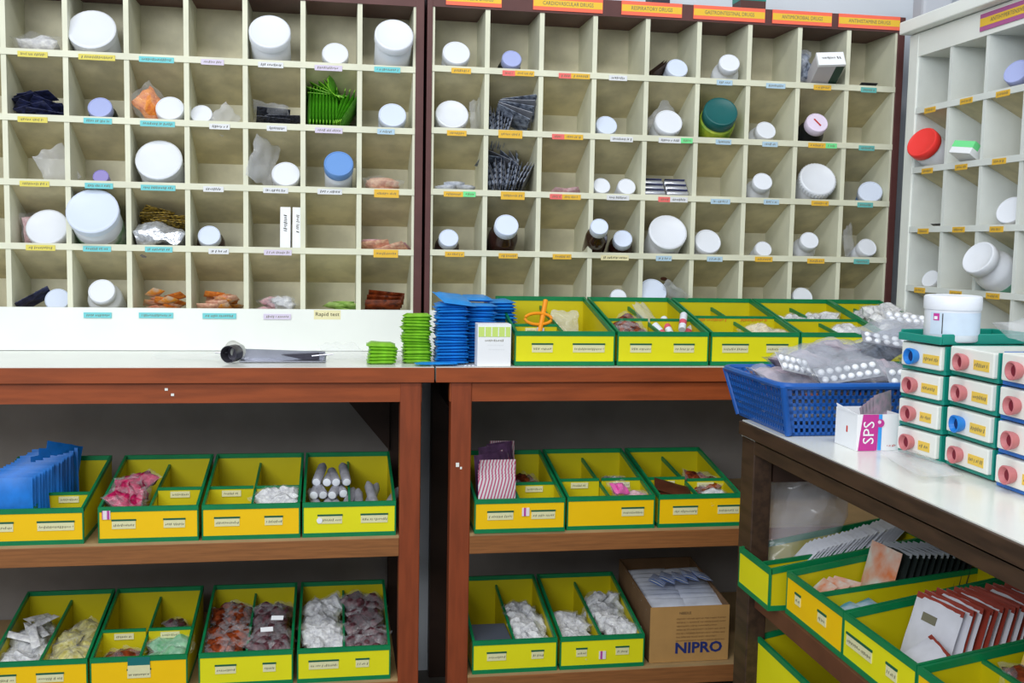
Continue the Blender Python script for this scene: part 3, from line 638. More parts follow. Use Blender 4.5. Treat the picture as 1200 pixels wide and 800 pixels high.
B('t3', 'lemon bin with orange lettered inner panel, third on the table top', bm(.901, .861, -.30), wd=.205, d=.288, hb=.133, front=lemon, tags=((.27, .06), (.75, .05)), cross=[(0, 1, .13, .1, 0)])
B('t4', 'lemon bin of small white bags, fourth on the table top behind the basket', bm(1.109, .861, -.30), wd=.2, d=.288, hb=.133, front=lemon, tags=((.27, .05),), cross=[(0, 1, .12, .095, 0)])
B('t5', 'lemon bin mostly hidden by bags at the right end of the table top', bm(1.282, .861, -.30), wd=.14, d=.288, hb=.133, front=lemon, tags=())
scribble(-.085, -.02, .092, .007, .128, M('orange_ink', (226, 120, 40), .6), BINS['t3'], 5); scribble(.015, .08, .092, .007, .128, MATS['orange_ink'], BINS['t3'], 6)
RZ = -pi/2
def sm(y, z, x=.735): return TR(x, y, z, 0, 0, RZ)
B('s1', 'lemon bin of white card packs, far end of the dark table shelf', sm(-.777, .5, .715), wd=.134, front=lemon, d=.29, tags=(), split=.58)
B('s2', 'amber bin with green and orange sachets on the dark table shelf', sm(-.957, .5, .742), wd=.2, front=amber, d=.29, tags=((.22, .02), (.66, .028)), split=.5)
B('s3', 'lemon bin of brick red and white sachets on the dark table shelf', sm(-1.161, .5, .742), wd=.2, front=lemon, d=.29, tags=((.24, .075), (.7, .028)), split=None)
B('s4', 'amber bin of rust and yellow packs, nearest on the dark table shelf', sm(-1.366, .5, .742), wd=.2, front=amber, d=.29, tags=((.3, .05),), split=.45, cross=[(0, 1, .09, .08, 0)])
B('s5', 'lemon bin on the bottom shelf under the dark table', sm(-.90, .30, .745), wd=.34, front=lemon, d=.29, hf=.112, hb=.17, tags=(), split=None)
MB().box(-.12, .12, .0, .3, -.115, -.001).build('riser_block', wood_dark2, BINS['s5'])
# round sticker bits on bins
stk = stripes('pink_striped_sticker', (236, 226, 232), (186, 80, 160), 40, .9, .35)
for k, x, z in (('m2', -.082, .058), ('r1', .012, .045), ('q2', .0, .03)):
    MB().box(x-.008, x+.008, -.002, -.001, z-.009, z+.009, T=Matrix.Rotation(0, 4, 'Y')).build('striped_sticker', stk, BINS[k])
for k, x, z in (('m4', -.062, .036),):
    MB().lathe([(.006, 0), (.006, .0006)], 14, T=TR(x, -.0018, z, pi/2)).build('round_sticker', white_pp, BINS[k])
MB().box(-.022, .022, -.0022, -.0012, .05, .073).build('tag_plate', M('teal_tag', (20, 110, 110), .5), BINS['l2'])
MB().box(-.022, .022, -.0026, -.0012, .038, .056).build('tag_plate', tag_w, BINS['l2'])

# ------------------------------------------------------------------ bin contents
def heap(key, protos, n, x, y, z, label, group, tilt=.5, sc=(.62, .8), spin=1.6):
    """packets piled in a compartment on a jittered grid, two layers deep; the pile rises towards the back like the bin"""
    base = BMX[key]; nx = max(1, round((x[1]-x[0])/.03)); ny = max(1, round((y[1]-y[0])/.032))
    n_rows = []
    for i in range(nx):
        for j in range(ny):
            fy = (j+.5)/ny; zz = max(.03, z[0]+(z[1]-z[0])*(.55+.45*fy)-.012+R.uniform(-.008, .008))
            X = x[0]+(x[1]-x[0])*((i+.5)/nx if nx > 1 else .5)+R.uniform(-.005, .005); Y = max(.042, y[0]+(y[1]-y[0])*fy+R.uniform(-.008, .008))
            X = max(-.064, min(.064, X))
            put(protos[R.randrange(len(protos))], base @ TR(X, Y, zz, R.uniform(.1, tilt+.2), R.uniform(-tilt, tilt)*.7, R.uniform(-spin, spin), R.uniform(*sc)*1.12), label, group)
    if z[1] > .06:      # what lies under the visible packets cannot be told apart: one lumpy mass
        zt = (z[0]+z[1])*.5*.75; w_, d_ = x[1]-x[0]+.012, y[1]-y[0]+.01
        o = pillow(w_, d_, max(.02, zt-.012), len(s_seen)+3, 8, 12, .3, .03, .2).build('packed_bags', next(c for c in protos[0].children if c.name.startswith('contents')).data.materials[0] if protos[0].children else protos[0].data.materials[0], smooth=True)
        s_seen.append(o); o.matrix_world = base @ TR((x[0]+x[1])/2, (y[0]+y[1])/2+.006, .004+zt/2)
        tag(o, 'packed mass under the visible '+group, 'bags'); o['kind'] = 'stuff'
s_seen = []
BMX = {k: (Matrix.Translation(o.location) @ o.rotation_euler.to_matrix().to_4x4()) for k, o in BINS.items()}
def bags(name, m, seeds=(1, 2), wd=.082, ht=.07, th=.032, fm=None): return [bag_p(name, wd, ht, th, m, s, fm, .85) for s in seeds]
bgW = bags('medicine_bag', m_white, (21, 22)); bgM = bags('medicine_bag', m_mag, (23, 24)); bgR = bags('medicine_bag', m_redbr, (25, 26)); bgP = bags('medicine_bag', m_purbr, (27, 28))
bgY = bags('medicine_bag', m_yelw, (29, 30)); bgG = bags('medicine_bag', m_mint, (31, 32)); bgC = bags('medicine_bag', m_cream, (33, 34)); bgPk = bags('medicine_bag', m_pink, (35, 36))
# m1 : tall blue sachets
bs = [sachet_p('sachet', .095, .125, .012, m_blue_d, s, seal=None, rough=.12, power=.25) for s in (1, 2, 3)]
for k in range(16):
    put(bs[k % 3], BMX['m1'] @ TR(-.046+.0026*k+R.uniform(-.002, .002), .02+.0135*k, .068+.0012*k+R.uniform(0, .004), pi/2-.04, R.uniform(-.03, .03), R.uniform(-.04, .04)), NTH[k]+' tall blue sachet from the front, standing in the leftmost upper bin', 'tall blue sachets standing')
for k in range(3): put(bs[k], BMX['m1'] @ TR(.0+.006*k, .17+.012*k, .09+.008*k, pi/2-.1, .15*k, .9), 'blue sachet standing higher at the back of the leftmost upper bin', 'higher blue sachets at the back')
heap('m2', bgM, 9, (-.075, -.015), (.03, .14), (.03, .115), 'magenta pack in clear film in second upper bin', 'magenta packs', .9)
heap('m3', bgW[:1]+bgW[:1]+bgPk[:1], 7, (.02, .08), (.02, .09), (.03, .085), 'clear bag with white and pink tablets in third upper bin', 'white and pink bags', .4)
rl = proto(thing('rolled_tube', '', 'tube'))
MB().lathe([(.009, 0), (.0105, .002), (.0105, .07), (.004, .085)], 12).build('wrap', M('silver_grey_wrap', (176, 176, 186), .35, .3, 60, metal=.3), rl, smooth=True)
MB().lathe([(.007, -.0012), (.0085, -.0006), (.0085, .001)], 12).build('end_cap', white_pl, rl, smooth=True)
for a in range(4):
    for b_ in range(4):
        put(rl, BMX['m4'] @ TR(-.077+.021*a+(b_ % 2)*.008+R.uniform(-.002, .002), .03+.018*b_+R.uniform(0, .02), .028+.022*b_, -pi/2+.25+R.uniform(-.2, .1), 0, R.uniform(-.25, .25)), 'silver rolled tube bundled in lemon upper bin', 'silver rolled tubes')
for k in range(4): put(rl, BMX['m4'] @ TR(.02+.018*k, .05+.02*(k % 2), .03+.008*(k % 3), -pi/2+.5, 0, R.uniform(-.8, .8)), 'loose silver tube in right half of lemon upper bin', 'loose silver tubes')
# r1 striped packs
sp_ = [sachet_p('striped_pack', .088, .088, .006, m_pinkw, s, cat='pack') for s in (1, 2)]
pd = sachet_p('striped_pack', .085, .1, .006, M('purple_dark_pack', (110, 74, 116), .4, .4, 50), 3, cat='pack')
for k in range(7): put(sp_[k % 2], BMX['r1'] @ TR(-.048+.002*k, .02+.012*k, .072+.004*k, pi/2-.12, R.uniform(-.06, .06), .25), NTH[k]+' pink striped pack from the front in first bin of middle table shelf', 'striped packs at the front')
for k in range(10): put([pd, sp_[1]][k % 2], BMX['r1'] @ TR(-.055+.005*k, .11+.009*k, .095+.0025*k+R.uniform(0, .012), pi/2-.15, R.uniform(-.2, .2), .45+R.uniform(-.25, .25), .92), 'dark purple pack standing behind the striped packs', 'purple packs behind')
heap('r1', bgPk, 3, (.04, .07), (.03, .07), (.015, .045), 'pale pink bag in front right of first middle bin', 'pale pink bags', .3)
heap('r1', bgR, 3, (.03, .07), (.15, .22), (.03, .08), 'rust bag in back right of first middle bin', 'rust bags back right', .4)
heap('r2', bgC[:1]+bgW[:1], 2, (-.06, -.03), (.03, .06), (.012, .03), 'cream bag in front left of second middle bin', 'cream bags front left', .3)
heap('r2', [bag_p('medicine_bag', .06, .05, .022, foil, 41)], 4, (.025, .07), (.13, .2), (.04, .09), 'silvery clear bag in back right of second middle bin', 'silvery bags', .5)
mg = bag_p('medicine_bag', .05, .045, .02, M('hot_pink_pack', (236, 60, 170), .4), 42)
put(mg, BMX['r2'] @ TR(.03, .045, .08, .5, .1, .4), 'hot pink packet in front right of second middle bin')
put(bgPk[0], BMX['r2'] @ TR(.066, .04, .055, .4, 0, -.4, .8), 'pale pink bag beside the hot pink packet')
fb = sachet_p('packet', .085, .06, .006, M('flat_brown_pack', (92, 48, 30), .35, .3, 30), 14)
for k in range(2): put(fb, BMX['r3'] @ TR(-.045, .05+.01*k, .066+.008*k, .25, .25, -.3+.1*k), 'flat dark brown pack in left half of third middle bin', 'flat brown packs')
heap('r3', bgR, 6, (.025, .07), (.03, .16), (.02, .085), 'rust brown pack in right half of third middle bin', 'rust brown packs', .6)
put(bgW[1], BMX['r3'] @ TR(.05, .03, .058, .4, 0, .3, .8), 'small white bag in front of the rust brown packs')
# lower left shelf
def strips(m, n): return [sachet_p('packet', .085, .02, .006, m, s) for s in range(40, 40+n)]
heap('l1', bgW, 9, (-.08, -.02), (.02, .22), (.03, .075), 'white tablet bag in left half of lower left bin', 'white bags lower left', .6)
heap('l1', strips(m_white, 2), 6, (-.07, -.02), (.1, .22), (.08, .11), 'long white strip among white bags in lower left bin', 'long white strips', .5)
heap('l1', bgY, 7, (.015, .075), (.02, .2), (.03, .075), 'yellowish bag in right half of lower left bin', 'yellowish bags', .6)
heap('l2', [bgR[0]], 3, (-.075, -.02), (.03, .08), (.03, .06), 'dark rust bag in front left of second lower bin', 'dark rust bags', .3)
heap('l2', bgG, 5, (.02, .075), (.03, .1), (.03, .078), 'mint green bag in front right of second lower bin', 'mint green bags', .4)
heap('l2', [bgP[0]], 2, (.03, .06), (.16, .22), (.03, .08), 'dark bag in back right of second lower bin', 'dark bags back', .3)
heap('l3', bgR, 10, (-.08, -.015), (.02, .24), (.03, .1), 'rust orange pack in left half of third lower bin', 'rust orange packs', .7)
heap('l3', bgP, 10, (.015, .08), (.02, .24), (.03, .098), 'purple brown bag in right half of third lower bin', 'purple brown bags third bin', .5)
heap('l4', bgW, 10, (-.08, -.015), (.02, .24), (.03, .1), 'white tablet bag in left half of fourth lower bin', 'white bags fourth bin', .7)
heap('l4', bgP, 11, (.015, .082), (.02, .25), (.03, .1), 'purple brown bag in right half of fourth lower bin', 'purple brown bags fourth bin', .5)
for k, (x, y, a) in enumerate(((.04, .06, .1), (.06, .1, -.1))): 
    o = MB().box(-.013, .013, -.006, .006, 0, .001).build('paper_slip', white_pp); tag(o, 'white paper slip on purple brown bags in third lower bin', 'paper', 'paper slips'); o.matrix_world = BMX['l3'] @ TR(x, y-.02, .105+.01*k, .5, 0, a)
t = carton_box('grey_box', .082, .1, .055, M('dark_grey_plastic', (84, 90, 104), .5), BMX['q1'] @ TR(-.045, .075, .01), 'dark grey box in left half of lemon bin by the leg')
heap('q1', bgW, 8, (.015, .075), (.03, .19), (.03, .09), 'white bag in right half of lemon bin by the leg', 'white bags by the leg', .6)
heap('q2', bgW, 5, (-.08, -.02), (.02, .14), (.03, .07), 'white bag in left half of lemon bin by the carton', 'white bags left by carton', .5)
heap('q2', bgW, 9, (.015, .08), (.03, .21), (.03, .1), 'white bag in right half of lemon bin by the carton', 'white bags right by carton', .6)
# table top bins
t = thing('scissors', 'orange handled scissors standing in the first table top bin', 'scissors', mtx=BMX['t1'] @ TR(-.045, .05, .02, -.35, .0, .0))
og = M('orange_handle_plastic', (244, 150, 20), .35)
def loop(cx, cz, rx, rz, n=22): return [(cx+rx*cos(2*pi*k/n), 0, cz+rz*sin(2*pi*k/n)) for k in range(n)]
MB().tube([(p[0], p[2]*.0, p[2]) for p in loop(.0, .08, .03, .013)], .0035, 8, True).build('handle', og, t, smooth=True)
MB().tube([(.0, 0, .045), (.008, .002, .075), (.014, .004, .1), (.02, .006, .125)], .0055, 8).build('handle', og, t, smooth=True)
MB().box(-.004, .004, -.001, .001, -.01, .06).build('blade', chrome, t); MB().box(-.004, .004, .001, .003, -.01, .06, T=Matrix.Rotation(.15, 4, 'Y')).build('blade', chrome, t)
t = thing('paper_pack', 'white paper pack with pink marks in the first table top bin', 'pack', mtx=BMX['t1'] @ TR(.055, .05, .03, .2, 0, .15))
pillow(.06, .03, .06, 51, 8, 8, .6, .2).build('wrap', white_pp, t, smooth=True)
for k, x in enumerate((-.012, .008)): scribble(x, x+.007, .02, .016, -.026, ink_red if k else ink_dk, t, seed=k, name='mark')
put(eb[1], BMX['t1'] @ TR(.045, .2, .07, 1.2, 0, .1, .75), 'clear plastic bag at back right of the first table top bin')
heap('t2', bgR, 5, (-.075, -.03), (.03, .16), (.03, .088), 'red brown pack in left half of second table top bin', 'red brown packs second top bin', .6)
wt = proto(thing('striped_tube', '', 'tube'))
MB().lathe([(.0075, 0), (.0085, .001), (.0085, .05), (.0075, .052)], 14).build('barrel', white_pl, wt, smooth=True); MB().lathe([(.0087, .015), (.0087, .028)], 14).build('stripe', M('pink_stripe', (216, 90, 110), .5), wt, smooth=True)
for k in range(4): put(wt, BMX['t2'] @ TR(.03+.016*k, .06+.035*(k % 2), .05+.012*(k % 3), -.9, 0, .6-.5*k), 'white tube with pink stripe in second table top bin', 'striped tubes')
put(fb, BMX['t2'] @ TR(.04, .05, .04, .2, .2, .5, .8), 'dark brown pack under striped tubes in second table top bin')
put(eb[2], BMX['t2'] @ TR(.02, .18, .09, .9, 0, .9, .9), 'clear bag at back of second table top bin')
heap('t3', bgC, 4, (.02, .07), (.03, .09), (.03, .085), 'cream tablet bag in front right of third table top bin', 'cream bags third top bin', .5)
heap('t3', bgY, 3, (-.07, -.03), (.03, .09), (.03, .06), 'yellowish bag in front left of third table top bin', 'yellowish bags third top bin', .4)
heap('t4', bgW, 6, (-.07, .07), (.14, .22), (.05, .1), 'white bag in back of fourth table top bin', 'white bags fourth top bin', .5)
put(fb, BMX['t4'] @ TR(-.04, .04, .055, .3, .5, .5, .6), 'brown packet in front of fourth table top bin')
heap('t4', bgW, 3, (.02, .07), (.03, .09), (.05, .09), 'white bag in front of fourth table top bin', 'white bags front fourth top bin', .4)
heap('t5', bgW, 5, (-.04, .04), (.04, .2), (.05, .12), 'white bag in the rightmost table top bin', 'white bags fifth top bin', .5)
# dark table shelf bins: local x runs towards the room's near side, local y into the shelf
cardp = sachet_p('card_pack', .052, .055, .0035, M('white_card_pack', (222, 224, 234), .5, .1, 40), 4, cat='pack', rough=.1)
for k in range(22): put(cardp, BMX['s1'] @ TR(-.008, .095+.0085*k, .068+.0022*k+R.uniform(0, .003), pi/2-.75, 0, R.uniform(-.05, .05)), NTH[k]+' white card pack from the front in far bin of the dark table', 'white card packs in a row')
heap('s1', [bag_p('medicine_bag', .05, .05, .015, m_white, 43)], 4, (-.0, .03), (.03, .08), (.03, .05), 'small white bag at the front of the far dark table bin', 'white bags far dark table bin', .3)
so = sachet_p('sachet', .08, .1, .006, mott('green_orange_print', (222, 226, 218), (226, 120, 60), 16, .4, 0), 5)
sd = sachet_p('sachet', .078, .098, .006, M('dark_green_back_sachet', (44, 52, 50), .4, .3, 40), 6, seal=M('silver_seal', (190, 196, 206), .3, metal=.3))
put(so, BMX['s2'] @ TR(-.05, .14, .075, pi/2-.25, .0, .1, 1.05), 'upright white sachet with green and orange print in amber dark table bin')
for k in range(11): put(sd, BMX['s2'] @ TR(-.045+.001*k, .158+.0105*k, .078, pi/2-.25, 0, .1+R.uniform(-.05, .05)), NTH[k]+' dark backed sachet behind the upright printed sachet on the dark table shelf', 'dark backed sachets')
for k in range(3): put(so, BMX['s2'] @ TR(-.06+.006*k, .035+.018*k, .045+.002*k, .7, 0, .3*k, .62), 'white and orange sachet at front of amber dark table bin', 'white and orange sachets front')
sbl = sachet_p('sachet', .07, .06, .012, mott('blue_white_print', (70, 160, 200), (220, 226, 230), 30, .4, 0), 7)
for k in range(2): put(sbl, BMX['s2'] @ TR(.04, .045+.02*k, .042+.006*k, .4, 0, .3-.3*k), 'blue and white sachet in near half of amber dark table bin', 'blue and white sachets')
sr = sachet_p('sachet', .095, .105, .006, m_brick, 8, seal=None)
sw_ = sachet_p('sachet', .095, .108, .006, M('white_sachet_foil', (222, 222, 232), .4, .1, 30), 9, seal=m_brick)
t = put(sw_, BMX['s3'] @ TR(.0, .08, .07, pi/2-.3, 0, .15), 'white sachet with grey stamp at the front of the brick red row')
MB().box(-.022, .006, .018, .03, .003, .0045).build('stamp', ink, t)
for k in range(24): put(sr if k % 2 else sw_, BMX['s3'] @ TR(.004+.002*R.uniform(-1, 1), .092+.0078*k, .072+R.uniform(-.002, .003)+.0004*k, pi/2-.28, 0, .15+R.uniform(-.06, .06)), NTH[k]+(' brick red' if k % 2 else ' white')+' sachet behind the stamped white one in the long row', 'brick red sachets standing')
for k in range(2): put([sr, sw_][k], BMX['s3'] @ TR(.045, .045-.01*k, .045+.008*k, .65, .1, -.15, .75), 'fallen sachet lying at the front of the brick red row', 'fallen sachets')
heap('s4', bgR, 9, (-.06, .08), (.1, .24), (.03, .1), 'rust pack in nearest dark table bin', 'rust packs nearest bin', .8)
tri = sachet_p('packet', .05, .05, .006, mott('yellow_red_print', (214, 206, 90), (226, 90, 50), 26, .4, 0), 10)
for k in range(3): put(tri, BMX['s4'] @ TR(-.04+.03*k, .13+.02*k, .085+.01*k, 1.2, .3*k, .3), 'yellow and red printed packet in nearest dark table bin', 'yellow and red packets')

# ------------------------------------------------------------------ brown carton with syringes
t = thing('open_carton', 'open brown cardboard carton printed NIPRO on the lower shelf', 'box', loc=(.772, -.30, .186))
cw_, cdp, ch = .186, .27, .128
MB().box(-cw_/2, cw_/2, 0, .003, 0, ch).build('front_panel', carton, t)
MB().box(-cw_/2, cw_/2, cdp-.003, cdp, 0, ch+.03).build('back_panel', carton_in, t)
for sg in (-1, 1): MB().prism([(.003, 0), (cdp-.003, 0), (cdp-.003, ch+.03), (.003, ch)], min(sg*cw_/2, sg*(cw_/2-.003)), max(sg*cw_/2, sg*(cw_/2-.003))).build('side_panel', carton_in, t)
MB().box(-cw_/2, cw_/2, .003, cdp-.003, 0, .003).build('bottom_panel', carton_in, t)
lettering('NIPRO', .034, navy, t, TR(.022, -.0008, .031, pi/2), sx=1.12, bold=.0011)
lettering('NEEDLE', .008, ink_dk, t, TR(-.012, -.0008, .113, pi/2))
for k in range(7): scribble(-.032, .083-.02*(k % 3 == 2), .1-.0085*k, .004, -.0008, M('brown_ink', (126, 92, 52), .7), t, seed=60+k, name='small_print')
CM = TR(.772, -.30, .186)
sy = sachet_p('syringe_pack', .1, .045, .012, m_syr, 11, cat='syringe'); sy2 = sachet_p('syringe_pack', .1, .045, .012, M('white_peel_pack', (206, 210, 222), .35, .15, 30), 12, cat='syringe')
for a in range(2):
    for b_ in range(8):
        put(sy2, CM @ TR(-.042+.085*a, .05+.02*b_, .118+.0035*b_, .25, 0, R.uniform(-.1, .1)), 'white peel pack of needles filling the open brown carton', 'white needle packs')
for k in range(5): put(sy, CM @ TR(-.045+.026*k, .1+.01*(k % 2), .158+.002*k, .3, .1, 1.1+.1*k, .85), 'blue striped needle pack on top of the open brown carton', 'blue striped needle packs')

# ------------------------------------------------------------------ table top: sachet stacks, white box, scoop
bst = [sachet_p('sachet', .068, .1, .0105, m_blue, s, rough=.1, power=.1) for s in (1, 2, 3)]; gst = [sachet_p('sachet', .062, .07, .0115, m_green_l, s, rough=.18, power=.1) for s in (4, 5)]
def stack(pr, n, x, y, pitch, label, group, jit=.003, ang=.05):
    for k in range(n):
        put(pr[k % len(pr)], TR(x+R.uniform(-jit, jit), y+R.uniform(-jit, jit), .865+pitch*k, R.uniform(-.03, .03), R.uniform(-.04, .04), R.uniform(-ang, ang)), NTH[k]+' '+label, group)
stack(bst, 20, .226, -.235, .0064, 'blue sachet from the bottom of the left tall stack beside the green stack', 'left stack of blue sachets')
stack(bst, 19, .292, -.2, .0066, 'blue sachet from the bottom of the middle tall stack', 'middle stack of blue sachets')
stack(bst, 19, .35, -.12, .0068, 'blue sachet from the bottom of the right tall stack behind the white box', 'right stack of blue sachets', ang=.03)
put(bst[0], TR(.232, -.24, .999, .18, .12, .2, 1.05), 'bent blue sachet topmost of the left blue stack')
put(bst[1], TR(.29, -.17, .998, .05, .0, .05), 'flat blue sachet topmost of the middle blue stack')
stack(gst, 6, .078, -.24, .0068, 'lime green sachet from the bottom of the low stack', 'low stack of green sachets')
stack(gst, 16, .152, -.225, .0064, 'lime green sachet from the bottom of the tall stack', 'tall stack of green sachets')
fl = sachet_p('sachet', .1, .04, .006, m_blue, 9); put(fl, TR(.19, -.292, .865, 0, 0, .08, .9), 'single flat blue sachet lying at the front of the stacks')
for k in range(3):
    o = MB().lathe([(.0015, 0), (.0035, .0007), (.0035, .002), (.0015, .0028)], 10).build('white_tablet', white_pl, smooth=True); o.location = (.252+.008*k, -.305, .8602); tag(o, 'loose white tablet on the table edge by the white box', 'tablet', 'loose tablets')
t = thing('white_box', 'small white box with lime green band in front of blue sachets', 'box', loc=(.312, -.288, .8605))
MB().box(-.036, .036, -.022, .022, 0, .09).build('carton', white_pp, t, bevel=.001)
MB().box(-.034, .034, -.0226, -.0221, .063, .084).build('lime_band', M('lime_print', (202, 228, 120), .5), t)
for a in range(4): MB().box(-.0215+.0145*a, -.0195+.0145*a, -.0229, -.0224, .064, .083).build('band_gap', white_pp, t)
scribble(-.02, .02, .055, .005, -.0226, ink, t, 3); scribble(-.015, .018, .045, .003, -.0226, LC['w'], t, 4); scribble(-.012, .02, .036, .003, -.0226, LC['w'], t, 5); 
t = thing('metal_scoop', 'small metal scoop with round cup and long flat handle on white table', 'scoop', loc=(-.24, -.255, .861))
MB().lathe([(.0165, .0), (.018, .003), (.018, .036), (.0165, .036), (.0165, .006), (.002, .005)], 24, T=TR(.012, .03, .019, pi/2, 0, -.35)).build('cup', dk_metal, t, smooth=True)
MB().lathe([(.0165, 0), (.0175, .002), (.0175, .03), (.0165, .032)], 24, T=TR(.0, .06, .026, pi/2+.2, 0, .6)).build('cup_sleeve', M('milky_cup', (214, 216, 210), .3), t, smooth=True)
MB().prism([(.02, .003), (.2, .003), (.2, .006), (.198, .02), (.02, .026)], .045, .048, 'y').build('handle', chrome, t)
MB().prism([(.02, .001), (.2, .001), (.2, .003), (.02, .003)], .01, .048, 'y').build('handle_foot', chrome, t)
MB().prism([(.105, .014), (.15, .004), (.185, .004), (.185, .018)], .036, .042, 'y').build('pointed_tongue', dk_metal, t)
MB().tube([(.17, .03, .012), (.19, .03, .014), (.215, .03, .016)], .0016, 6).build('wire_hook', chrome, t)
MB().tube([(.2, .03, .014), (.196, .02, .004), (.19, .01, .002)], .0016, 6).build('wire_hook', chrome, t)
MB().tube([(-.03, .02, .02), (-.005, .02, .02)], .0014, 6).build('wire_hook', chrome, t)
o = empty_bag(61, .2, .09, clear, .012); put(o, TR(-.3, -.19, .87, .05, 0, .05), 'flat clear plastic bag lying on the white table behind the scoop')
o = empty_bag(62, .09, .08, clear, .02); put(o, TR(-.005, -.15, .875, .3, 0, .3), 'clear plastic bag beside the low green stack')

# ------------------------------------------------------------------ basket with blister packs
BM_ = TR(.735, -.85, .806)
t = thing('plastic_basket', 'blue perforated plastic basket full of bagged blister packs', 'basket', mtx=BM_)
bw, bd, bh, fl_ = .33, .22, .088, .022
def wall(p0, p1, q0, q1, nm, nb):
    """lattice wall between bottom edge p0-p1 and rim edge q0-q1"""
    p0, p1, q0, q1 = map(Vector, (p0, p1, q0, q1)); b = MB(); th = .0022
    nrm = (p1-p0).cross(q0-p0).normalized()*th
    def quadbar(a, b1, c, d): b.add([a-nrm*.5, b1-nrm*.5, c-nrm*.5, d-nrm*.5, a+nrm*.5, b1+nrm*.5, c+nrm*.5, d+nrm*.5], [(0, 1, 2, 3), (7, 6, 5, 4), (0, 4, 5, 1), (1, 5, 6, 2), (2, 6, 7, 3), (3, 7, 4, 0)])
    pt = lambda u, v: (p0*(1-u)+p1*u)*(1-v)+(q0*(1-u)+q1*u)*v
    for k in range(nb+1):
        c = k/nb; hw = .0017/(p1-p0).length*1.2
        if k in (0, nb): hw *= 4
        quadbar(pt(max(0, c-hw), 0), pt(min(1, c+hw), 0), pt(min(1, c+hw), 1), pt(max(0, c-hw), 1))
    for v in (.0, .17, .32, .47, .62, .77, .97):
        h = .032 if v not in (0, .97) else .05
        quadbar(pt(0, max(0, v-h)), pt(1, max(0, v-h)), pt(1, min(1, v+h)), pt(0, min(1, v+h)))
    b.build(nm, basket_m, t)
A = [(0, 0, .002), (bw, 0, .002), (bw, bd, .002), (0, bd, .002)]
Q = [(-fl_, -fl_, bh), (bw+fl_, -fl_, bh), (bw+fl_, bd+fl_, bh), (-fl_, bd+fl_, bh)]
wall(A[0], A[1], Q[0], Q[1], 'lattice_wall', 34); wall(A[1], A[2], Q[1], Q[2], 'lattice_wall', 22); wall(A[2], A[3], Q[2], Q[3], 'lattice_wall', 34); wall(A[3], A[0], Q[3], Q[0], 'lattice_wall', 22)
MB().box(0, bw, 0, bd, 0, .003).build('basket_floor', basket_m, t)
for c, q in zip(A, Q): MB().tube([c, q], .006, 8).build('corner_post', basket_m, t, smooth=True)
b = MB(); ro = 0
rp = []
for (x, y), a0 in (((bw+fl_-.02, bd+fl_-.02), 0), ((-fl_+.02, bd+fl_-.02), pi/2), ((-fl_+.02, -fl_+.02), pi), ((bw+fl_-.02, -fl_+.02), 1.5*pi)):
    for k in range(6): rp.append((x+.024*cos(a0+k*pi/10), y+.024*sin(a0+k*pi/10), bh))
MB().tube(rp, .0058, 8, True).build('rim', basket_m, t, smooth=True)
bl1 = blister_p('blister_pack', 7, 2, blis_grey, pill_w, .0165, .0062); bl2 = blister_p('blister_pack', 5, 2, M('silver_card', (206, 208, 216), .3, metal=.4), pill_w, .0165, .0062)
bbg = [bag_p('bagged_blisters', .14, .11, .035, mott('grey_pink_packs', (196, 176, 186), (140, 132, 150), 40, .4), s, clear_dk, .85) for s in (71, 72, 73)]
bbw = [bag_p('bagged_blisters', .13, .1, .03, m_silv, s, clear_dk, .85) for s in (74, 75)]
def bk(x, y, z, rx=0, ry=0, rz=0, s=1): return BM_ @ TR(x, y, z, rx, ry, rz, s)
for x, y, z in ((.06, .06, .03), (.17, .06, .03), (.27, .06, .03), (.06, .17, .03), (.17, .17, .03), (.27, .17, .03)):
    put(bbw[int(x*100) % 2], bk(x, y, z, 0, 0, x*5, .95), 'bagged blister packs low in the blue basket', 'bagged packs low in the basket')
UP = [(bbg[0], .03, .07, .088, .25, .1, .3, .9), (bbg[1], .1, .16, .105, .1, .1, .8, 1.05), (bbg[2], .2, .1, .095, .2, 0, -.3, 1.0), (bbw[0], .24, .19, .12, .1, -.2, .5, 1.1), (bbw[1], .31, .1, .1, .2, -.1, 1.2, .9),
      (bbw[1], .33, .21, .15, .15, -.1, .2, 1.0), (bbg[0], .17, .2, .125, .1, .2, 1.4, .9), (bbw[0], .36, .15, .14, .1, .1, .2, .8)]
for k, (p, x, y, z, rx, ry, rz, s) in enumerate(UP): put(p, bk(x, y, z, rx, ry, rz, s), 'clear bag of blister packs heaped above the basket rim', 'bagged packs heaped in the basket')
put(bl2, bk(.02, .03, .118, .9, .2, .5), 'white pill blister strip at the left end of the basket')
put(bl1, bk(.105, -.0, .108, .75, -.12, .1), 'long white pill blister strip at the front of the basket')
put(bl1, bk(.235, .0, .1, 1.0, 0, .05), 'white pill blister strip low at the right front of the basket')
put(bl1, bk(.25, .11, .15, .5, .15, -.25), 'white pill blister strip on top of the heap, by the drawers')
put(bl2, bk(.335, .22, .185, .5, .1, -.1), 'topmost white pill blister strip behind the white jar')
cz = empty_bag(63, .17, .12, clear_dk, .04)
put(cz, bk(.11, .05, .118, .3, .05, .2), 'loose clear film over the blister strips at basket front')
put(cz, bk(.28, .14, .165, .2, -.1, .5, .9), 'loose clear film over the top of the basket heap')

